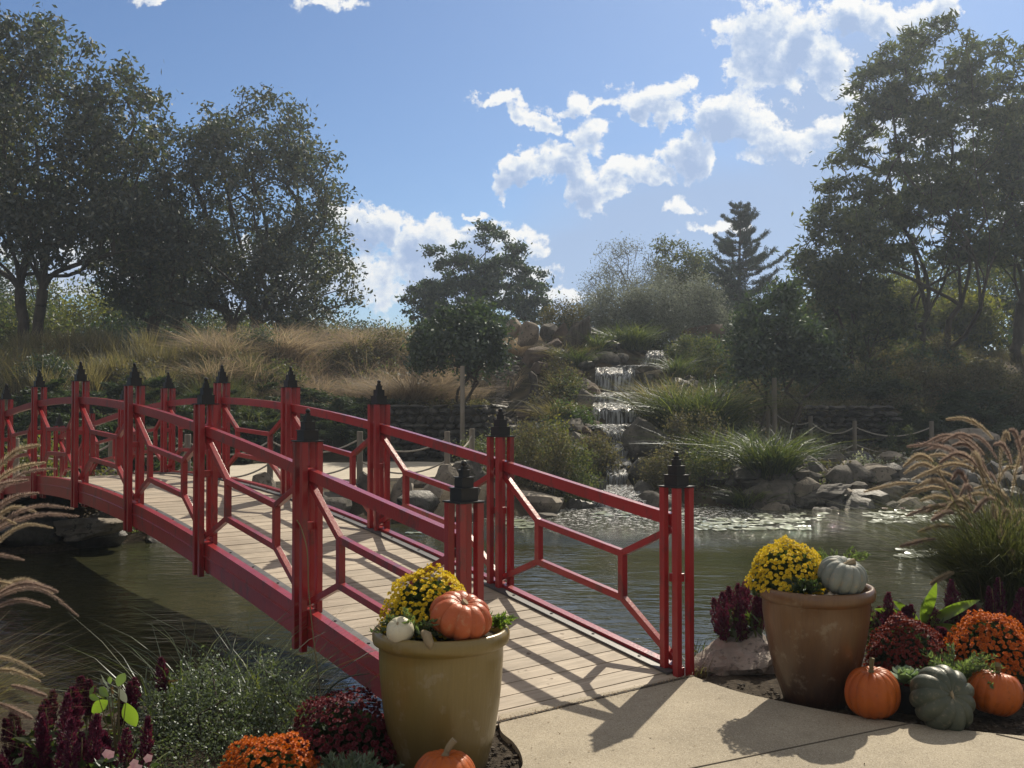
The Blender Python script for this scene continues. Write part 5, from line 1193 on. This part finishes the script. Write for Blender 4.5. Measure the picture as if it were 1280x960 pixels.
# ------------------------------------------------------------ celosia
PM_C = leafy('celosia_plume', [(.085, .009, .045), (.13, .014, .065), (.06, .008, .035), (.19, .022, .08)], .35, gloss=.04, tcol=1.2)
L_cel = leafy('celosia_leaf', [(.05, .08, .025), (.08, .11, .03), (.06, .03, .03)], .45)
def celosia(label, c, R0, n, H, ph, seed, group=None, ph_w=.028):
    rng = np.random.default_rng(seed); c = np.array(c, float); root = empty('celosia', c, label, 'flowers', group)
    P = []; st = MB()
    for i in range(n):
        a = rng.uniform(0, 6.28); r_ = R0*math.sqrt(rng.random()); b = c+(math.cos(a)*r_, math.sin(a)*r_, 0); h = H*rng.uniform(.7, 1.1); L = ph*rng.uniform(.7, 1.25)
        ln = np.array([math.cos(a), math.sin(a), 0])*rng.uniform(0, .12); tp = b+ln*h+(0, 0, h); st.tube([b, (b+tp)/2, tp], [.005, .004, .003], 5, False)
        m = 900; t = rng.random(m); w_ = ph_w*rng.uniform(.8, 1.3)*np.sin(math.pi*np.clip(t*.86+.12, 0, 1))**.7; q = rng.uniform(0, 6.28, m)
        rad = w_*np.sqrt(rng.random(m)*.6+.4)
        lob = 1+.35*np.sin(q*3+t*22+i)
        pc = tp-(0, 0, L)+np.stack([np.cos(q)*rad*lob, np.sin(q)*rad*lob, t*L*1.02], 1)+ln*.3*t[:, None]
        D = np.stack([np.cos(q), np.sin(q), 1.2+0*q], 1)
        quads('plume', leaves(pc, .020, .007, rng, D), PM_C, root)
    for i in range(n*26):
        a = rng.uniform(0, 6.28); r_ = R0*1.15*math.sqrt(rng.random()); P.append(c+(math.cos(a)*r_, math.sin(a)*r_, rng.uniform(0, max(.08, H-ph*.6))))
    P = np.array(P); st.build('stems', M_stemg, root); quads('foliage', leaves(P, .075, .026, rng), L_cel, root)
gL = 'purple celosia in the lower left bed'; gR = 'purple celosia along the right side'
for i, (px, Y, r_, n, H, ph, lb) in enumerate([(20, 4.15, .11, 5, .22, .14, 'purple celosia in the bottom left corner'), (75, 4.35, .12, 7, .40, .26, 'purple celosia second from the left edge'), (105, 4.15, .11, 6, .36, .26, 'tallest purple celosia mass in the middle of the left bed'),
        (48, 4.5, .08, 4, .34, .20, 'purple celosia poking up among the tan grass at left'), (150, 4.3, .07, 3, .27, .18, 'small purple celosia below the round lime leaves'), (167, 4.2, .035, 2, .36, .28, 'slim purple celosia spire right of the round lime leaves'), (130, 4.75, .09, 4, .44, .16, 'dusky thin celosia behind the round lime leaves'), (212, 5.0, .02, 1, .42, .14, 'single dark celosia spike before the small leaved shrub')]):
    celosia(lb, (gx(px, Y), Y, -.04), r_, n, H, ph, 300+i, gL)
for i, (px, Y, r_, n, H, ph, lb) in enumerate([(922, 6.5, .12, 10, .36, .20, 'purple celosia between the granite boulder and the brown pot'), (1102, 6.35, .10, 6, .36, .20, 'purple celosia touching the right side of the brown pot'), (1128, 6.2, .07, 4, .30, .16, 'shorter purple celosia left of the wide canna leaves'),
        (1178, 6.4, .10, 4, .32, .18, 'purple celosia right of the wide canna leaves'), (1205, 6.5, .07, 3, .40, .20, 'darkest purple celosia at the foot of the fountain grass'), (1262, 6.4, .14, 7, .36, .22, 'shadowy purple celosia behind the terracotta pot'), (1160, 6.0, .06, 3, .20, .12, 'low purple celosia above the feathery plant')]):
    z_ = hz(gx(px, Y), Y); celosia(lb, (gx(px, Y), Y, z_), r_, n+3, H+.07-min(0, z_), ph*1.15, 330+i, gR, .034)

# broad leaves
def broad(V0, d, L, w_, up, mb, curl=.3, n=7, fold=.25, roundness=1.):
    d = unit(np.array(d, float)); s_ = unit(np.cross(d, up)); nn = np.cross(s_, d); V = []
    for j in range(n):
        t = j/(n-1); ww = w_*max(.02, math.sin(math.pi*min(1, t*.93+.05))**roundness)
        c = V0+d*L*t-nn*(-.0)+np.array([0, 0, -curl*L])*t*t
        for k in (-1, 0, 1): V.append(c+s_*ww*k/2+nn*fold*ww*abs(k)*.5)
    mb.add(V, [(j*3+k, j*3+k+1, (j+1)*3+k+1, (j+1)*3+k) for j in range(n-1) for k in range(2)])
def canna():
    c = np.array([gx(1150, 6.35), 6.35, hz(gx(1150, 6.35), 6.35)]); root = empty('canna', c, 'low plant with wide bright lime canna leaves behind the rust red mum', 'plant'); rng = random.Random(3)
    for (dx, dz, L, w_) in ((.05, .85, .36, .07), (.62, .55, .36, .075), (-.75, .55, .34, .07), (.3, .3, .28, .07), (-.3, .4, .26, .06), (-.95, .35, .25, .06), (.95, .3, .25, .06), (.1, .5, .22, .06)):
        mb = MB(); broad(c+(0, 0, .20), (dx, rng.uniform(-.5, .2), dz), L*1.25, w_, (0, -1, .2), mb, .22, 9); mb.build('leaf', L_lime, root, True)
    mb = MB(); mb.tube([c-(0, 0, .05), c+(0, 0, .22)], .012, 6); mb.build('stem', M_stemg, root)
canna()
def lime_plant():
    c = np.array([gx(152, 4.35), 4.35, -.04]); root = empty('seedling', c, 'leafy seedling with round backlit lime leaves above the celosia', 'plant'); st = MB()
    for (px, py, L, w_, dx, dz, m) in ((137, 850, .032, .020, -.2, 1, L_lime), (150, 850, .058, .042, .3, .9, L_lime), (152, 868, .056, .034, .35, -.9, L_silver), (124, 882, .085, .052, -.9, -.45, L_lime), (130, 866, .062, .036, -.6, .5, L_bed), (161, 891, .090, .066, .3, -.9, L_lime), (118, 872, .05, .03, -.8, .3, L_bed)):
        p = at(px, py, 4.33); p[2] = max(p[2], .1); v0 = p-np.array([dx, 0, dz])*L/2; mb = MB(); broad(v0, (dx, .35, dz), L*1.15, w_, (0, -1, .0), mb, .16, 11, .35, .85); mb.build('leaf', m, root, True)
        st.tube([c+(0, 0, .02), (c+v0)/2+(0, 0, .06), v0], [.004, .003, .0015], 4, False)
    st.build('stem', M_stemg, root)
lime_plant()
# pink vinca and yellow bed flowers
def vinca(label, c, n, col, seed, R0=.08, H=.2, fs=.017):
    rng = np.random.default_rng(seed); c = np.array(c, float); root = empty('bedding_flower', c, label, 'flowers'); P = c+np.stack([rng.normal(size=160)*R0*.8, rng.normal(size=160)*R0*.8, rng.uniform(0, H*.9, 160)], 1)
    quads('foliage', leaves(P, .05, .02, rng), L_bed, root); st = MB()
    for i in range(n):
        p = c+(rng.normal()*R0*.6, -abs(rng.normal())*R0*.6, H*rng.uniform(.85, 1.1)); mb = MB(); nn = unit(np.array([rng.normal()*.3, -.8, .6])); u = unit(np.cross(nn, [0, 0, 1.])); v = np.cross(nn, u)
        st.tube([c, (c+p)/2+(0, 0, .01), p], [.0025, .002, .0015], 4, False)
        for j in range(5):
            a = j*1.2566; d_ = u*math.cos(a)+v*math.sin(a); s_ = -u*math.sin(a)+v*math.cos(a); mb.add([p, p+d_*fs*.7-s_*fs*.55, p+d_*fs*1.15, p+d_*fs*.7+s_*fs*.55], [(0, 1, 2, 3)])
        mb.build('flower', col, root)
    st.build('stems', M_stemg, root)
PM_pink = petal_mat('pink_petals', [(.75, .36, .48), (.80, .50, .58)]); PM_ye = petal_mat('small_yellow_petals', [(.75, .50, .03), (.7, .55, .05)])
vinca('pink bedding flowers at the foot of the round lime leaves', (gx(138, 4.05), 4.05, -.03), 2, PM_pink, 1, .03, .26); vinca('pink bedding flowers right of the slim celosia spire', (gx(178, 4.1), 4.1, -.03), 4, PM_pink, 2, .05, .20)
vinca('yellow bedding flowers at the bottom by the slim celosia spire', (gx(165, 3.9), 3.9, -.03), 4, PM_ye, 3, .04, .12); vinca('lone pink bedding flower at the bottom edge beside the orange mum', (gx(225, 3.95), 3.95, -.05), 2, PM_pink, 4, .03, .11)
for i, (px, Y, lb) in enumerate([(30, 3.85, 'bottom left corner'), (95, 3.8, 'between the celosia and the bottom edge'), (150, 3.9, 'under the small celosia'), (200, 4.0, 'left of the small leaved shrub')]):
    shrub('bedding_plant', 'low green bedding foliage '+lb, (gx(px, Y), Y, -.06), simple_ell(.30, .16), 700, .05, L_bed, 350+i, K=20, crad=.08, cat='plant')
# small leaved shrub beside the pot
shrub('small_leaved_shrub', 'fine leaved grey green shrub on the bank left of the maroon mum', (gx(290, 5.0), 5.0, -.12), [(0, 0, .16, .38, .3, .30), (-.24, 0, .12, .24, .22, .24), (.25, .05, .12, .22, .22, .24), (0, -.35, .02, .42, .2, .22)], 22000, .017, leafy('tiny_grey_leaf', [(.07, .10, .055), (.10, .135, .075), (.14, .17, .11)], .35, gloss=.08, rough=.5), 31, K=150, crad=.09, rt=.012, stems=8, aspect=.55)
clump('grass_clump', 'long arching grass blades rising through the fine leaved shrub', (gx(275, 5.35), 5.35, -.2), .34, .72, 260, .009, L_iris, 51, .5, .7)
clump('grass_clump', 'arching pale blades on the bank left of the fine leaved shrub', (gx(205, 5.0), 5.0, -.15), .12, .52, 60, .009, L_iris, 52, .8, .9)
clump('grass_clump', 'thin grass tuft on the bank right of the fine leaved shrub', (gx(372, 5.3), 5.3, -.2), .14, .62, 46, .008, L_iris, 53, .35, .5)
clump('grass_clump', 'few narrow blades growing beside the last right bridge post', (gx(868, 6.5), 6.5, -.1), .05, .36, 12, .010, L_iris, 54, .3, .4)
clump('grass_clump', 'low tuft between the bridge post and the granite boulder', (gx(872, 6.2), 6.2, -.05), .05, .14, 30, .006, L_drygreen, 55, .9, .8)
def lone_stem():
    pts = [at(402, 880, 4.9), at(392, 800, 4.9), at(386, 740, 4.88), at(384, 690, 4.86), at(377, 662, 4.84), at(371, 650, 4.82)]; mb = MB(); mb.tube(smooth_pts(pts), .003, 5, False); pts2 = [at(350, 850, 4.9), at(372, 820, 4.9), at(390, 790, 4.9), at(400, 750, 4.9)]
    b = at(402, 880, 4.9); mb.tube([(b[0], b[1], -.15), b], .003, 5)
    tag(mb.build('tall_grass', L_drygreen), 'single long dry grass stem curving in front of the second left bridge post', 'grass stem')
    mb = MB(); V = smooth_pts([at(400, 905, 5.2), at(408, 868, 5.2), at(430, 848, 5.2), at(462, 842, 5.2)]); mb.tube(V, np.linspace(.007, .002, len(V)), 4, False); b = V[0]; mb.tube([(b[0], b[1], -.2), b], .006, 4); tag(mb.build('tall_grass', L_jun), 'dark drooping blade arching toward the olive yellow pot', 'grass stem')
lone_stem()

# ------------------------------------------------------------ fountain grass
PM_F = leafy('plume_hair', [(.46, .36, .25), (.56, .46, .34), (.38, .28, .22)], .5, gloss=.03, tcol=1.0, var=.1, tb=.95); PM_F2 = leafy('purplish_plume_hair', [(.34, .24, .21), (.44, .33, .29), (.28, .19, .18)], .5, gloss=.03, tcol=1.0, var=.1, tb=.95)
L_fount = leafy('fountain_blades', [(.055, .072, .034), (.09, .105, .046), (.14, .135, .07)], .4, gloss=.03); L_fount2 = leafy('tan_fountain_blades', [(.14, .12, .065), (.21, .17, .10), (.07, .08, .035)], .4, gloss=.03)
def plume(root, pts, frac, rad, rng, mat, seg=30, hairs=850):
    pts = smooth_pts(pts, 7); n = len(pts); al = np.concatenate([[0], np.cumsum(np.linalg.norm(np.diff(pts, axis=0), axis=1))]); k0 = max(1, int(np.searchsorted(al, al[-1]-frac*1.25)))-1; mb = MB(); mb.tube(pts, np.linspace(.0026, .0012, n), 4, False); mb2 = MB()
    st = mb.build('seed_head', M_stemg, root)
    H = pts[k0:]; m = len(H); t = rng.random(hairs); idx = t*(m-1); i0 = np.minimum(idx.astype(int), m-2); f = (idx-i0)[:, None]; P = H[i0]*(1-f)+H[i0+1]*f; T = unit(H[i0+1]-H[i0])
    rr_ = rad*(.10+.90*np.sin(math.pi*np.clip(.10+t*.87, 0, 1))**.7)*rng.uniform(.6, 1.25, hairs); d = unit(np.cross(T, rdir(rng, hairs))); d = unit(d+T*.9)
    w_ = unit(np.cross(d, rdir(rng, hairs)))*.0008*(rad/.017)
    B = P+d*rr_[:, None]*1.35; V = np.stack([P-w_, P+w_, B+w_*.25, B-w_*.25], 1); quads('bristles', V, mat, st)
def fountain(label, base, blades_n, H, tips, seed, bmat, arch=.35, frac=.36, rad=.017, width=.006, r0=.12, hairs=850, lean=.6):
    rng = np.random.default_rng(seed); base = np.array(base, float); root = empty('fountain_grass', base, label, 'fountain grass')
    a = rng.uniform(0, 6.28, blades_n); r_ = r0*np.sqrt(rng.random(blades_n)); P = base+np.stack([np.cos(a)*r_, np.sin(a)*r_, 0*a], 1); V, F = blades(P, H, rng, width, lean, .75); quads('blades', V, bmat, root, False, F)
    for i, (tp, bend, L) in enumerate(tips):
        tp = np.array(tp, float); b = base+np.append(rng.normal(size=2)*r0*.5, 0); d = tp-b; hd = np.array([d[0], d[1], 0]); hl = np.linalg.norm(hd); hu = hd/(hl+1e-6)
        # rises, then arches over to the tip
        up_ = max(d[2], .15); c1 = b+hd*.12+(0, 0, up_*.75); c2 = b+hd*.55+(0, 0, up_+bend*1.9+.05)
        tq = np.linspace(0, 1, 7)[:, None]; bz_ = (1-tq)**3*b+3*(1-tq)**2*tq*c1+3*(1-tq)*tq**2*c2+tq**3*tp; plume(root, bz_, L, rad*rng.uniform(.85, 1.2), rng, PM_F if rng.random() < .65 else PM_F2, hairs=hairs)
    return root
# right clump
rng = np.random.default_rng(90); tips = []
for (px, py, dy, bend, L) in [(1183, 524, 0, .02, .30), (1178, 553, -.3, .10, .26), (1200, 548, .2, .05, .26), (1130, 583, -.1, .12, .30), (1130, 592, .3, .12, .28), (1145, 575, .5, .08, .28), (1080, 615, 0, .10, .30), (1128, 622, -.3, .10, .28), (1138, 612, .3, .10, .28),
        (1175, 578, -.2, .10, .28), (1150, 606, .4, .08, .26), (1262, 538, 0, .0, .28), (1280, 540, .3, .0, .3), (1243, 556, -.3, .02, .28), (1225, 582, -.4, .12, .2), (1215, 590, .2, .08, .22), (1165, 650, -.4, .06, .22), (1125, 683, -.2, .06, .22), (1164, 730, -.5, .06, .22),
        (1218, 640, -.35, .12, .24), (1240, 648, -.35, .10, .24), (1264, 650, -.35, .08, .24), (1250, 672, -.35, .04, .24), (1270, 700, -.35, .05, .24), (1190, 600, .1, .10, .24), (1160, 590, .1, .1, .26), (1200, 620, -.3, .10, .22), (1140, 600, .6, .12, .28), (1290, 560, .0, .02, .3), (1300, 590, -.2, .06, .3), (1270, 585, .3, .02, .28), (1185, 570, .6, .05, .28), (1320, 560, .2, .02, .3), (1205, 573, .5, .03, .28), (1158, 640, .2, .08, .24), (1148, 665, 0, .06, .22)]:
    tips.append((at(px, py, 7.25+dy), bend, L))
for k in range(22): tips.append((at(rng.uniform(1125, 1330), rng.uniform(545, 660), 7.35+rng.uniform(-.3, .6)), rng.uniform(.03, .12), rng.uniform(.24, .32)))
fb = np.array([gx(1262, 7.35), 7.35, hz(gx(1262, 7.35), 7.35)])
fountain('large green fountain grass with pinkish plumes at the right edge by the water', fb, 5200, 1.12, tips, 91, L_fount, rad=.022, width=.006, r0=.26, hairs=1500, lean=.34)
# left clump
tips = []
for (px, py, dy, bend, L) in [(98, 770, 0, .16, .42), (66, 742, .2, .10, .36), (72, 740, -.1, .05, .26), (62, 759, -.2, .03, .24), (55, 845, -.1, .10, .34), (24, 734, .1, .04, .2), (48, 616, .1, -.02, .36), (92, 636, 0, .03, .42), (98, 645, .2, .02, .42), (56, 578, -.1, -.03, .34), (50, 556, .2, -.02, .3), (70, 586, .3, .0, .32), (45, 640, .3, .05, .3), (20, 655, 0, .06, .3), (66, 660, .4, .04, .32), (30, 700, .2, .05, .25), (50, 852, -.2, .04, .25), (58, 870, -.3, .02, .15), (40, 898, -.4, .03, .15), (35, 600, .0, -.02, .3)]:
    tips.append((at(px, py, 4.35+dy), bend, L))
fountain('tan fountain grass arching in from the left edge over the pond', (-2.62, 4.4, -.05), 2400, .72, tips, 92, L_fount2, rad=.0145, width=.0035, r0=.16, hairs=1900, lean=.34)

# creeper and sapling on the right bank
shrub('creeper', 'white flowering creeper trailing over the rocks of the right bank', gpos(1105, 22.6), [(0, 0, .2, .7, .3, .16), (.4, -.3, .05, .5, .3, .2), (-.6, 0, .3, .4, .25, .12)], 1600, .06, leafy('creeper_leaf', [(.14, .18, .09), (.5, .5, .42), (.10, .14, .06)], .4, gloss=.2), 71, K=40, crad=.13)
shrub('sapling', 'two leafy upright shoots growing before the right rope fence', gpos(1125, 24.5), [(-.18, 0, .75, .07, .07, .5), (.22, 0, .7, .07, .07, .45)], 520, .07, L_feather, 72, K=26, crad=.08)

# ------------------------------------------------------------ air
def haze():
    m = bpy.data.materials.new('thin_haze'); m.use_nodes = True; t = NT(m.node_tree); t.n.clear(); out = t.new('ShaderNodeOutputMaterial')
    v = t.new('ShaderNodeVolumePrincipled'); v.inputs['Color'].default_value = (.74, .85, 1, 1); v.inputs['Density'].default_value = HAZE; v.inputs['Anisotropy'].default_value = .55
    t.l.new(v.outputs[0], out.inputs['Volume'])
    mb = MB(); mb.box((0, 380, 9), (1300, 1400, 24)); o = mb.build('haze', m); o['kind'] = 'stuff'; o['label'] = 'thin bright air haze over the whole garden'
HAZE = .0010
if HAZE: haze()
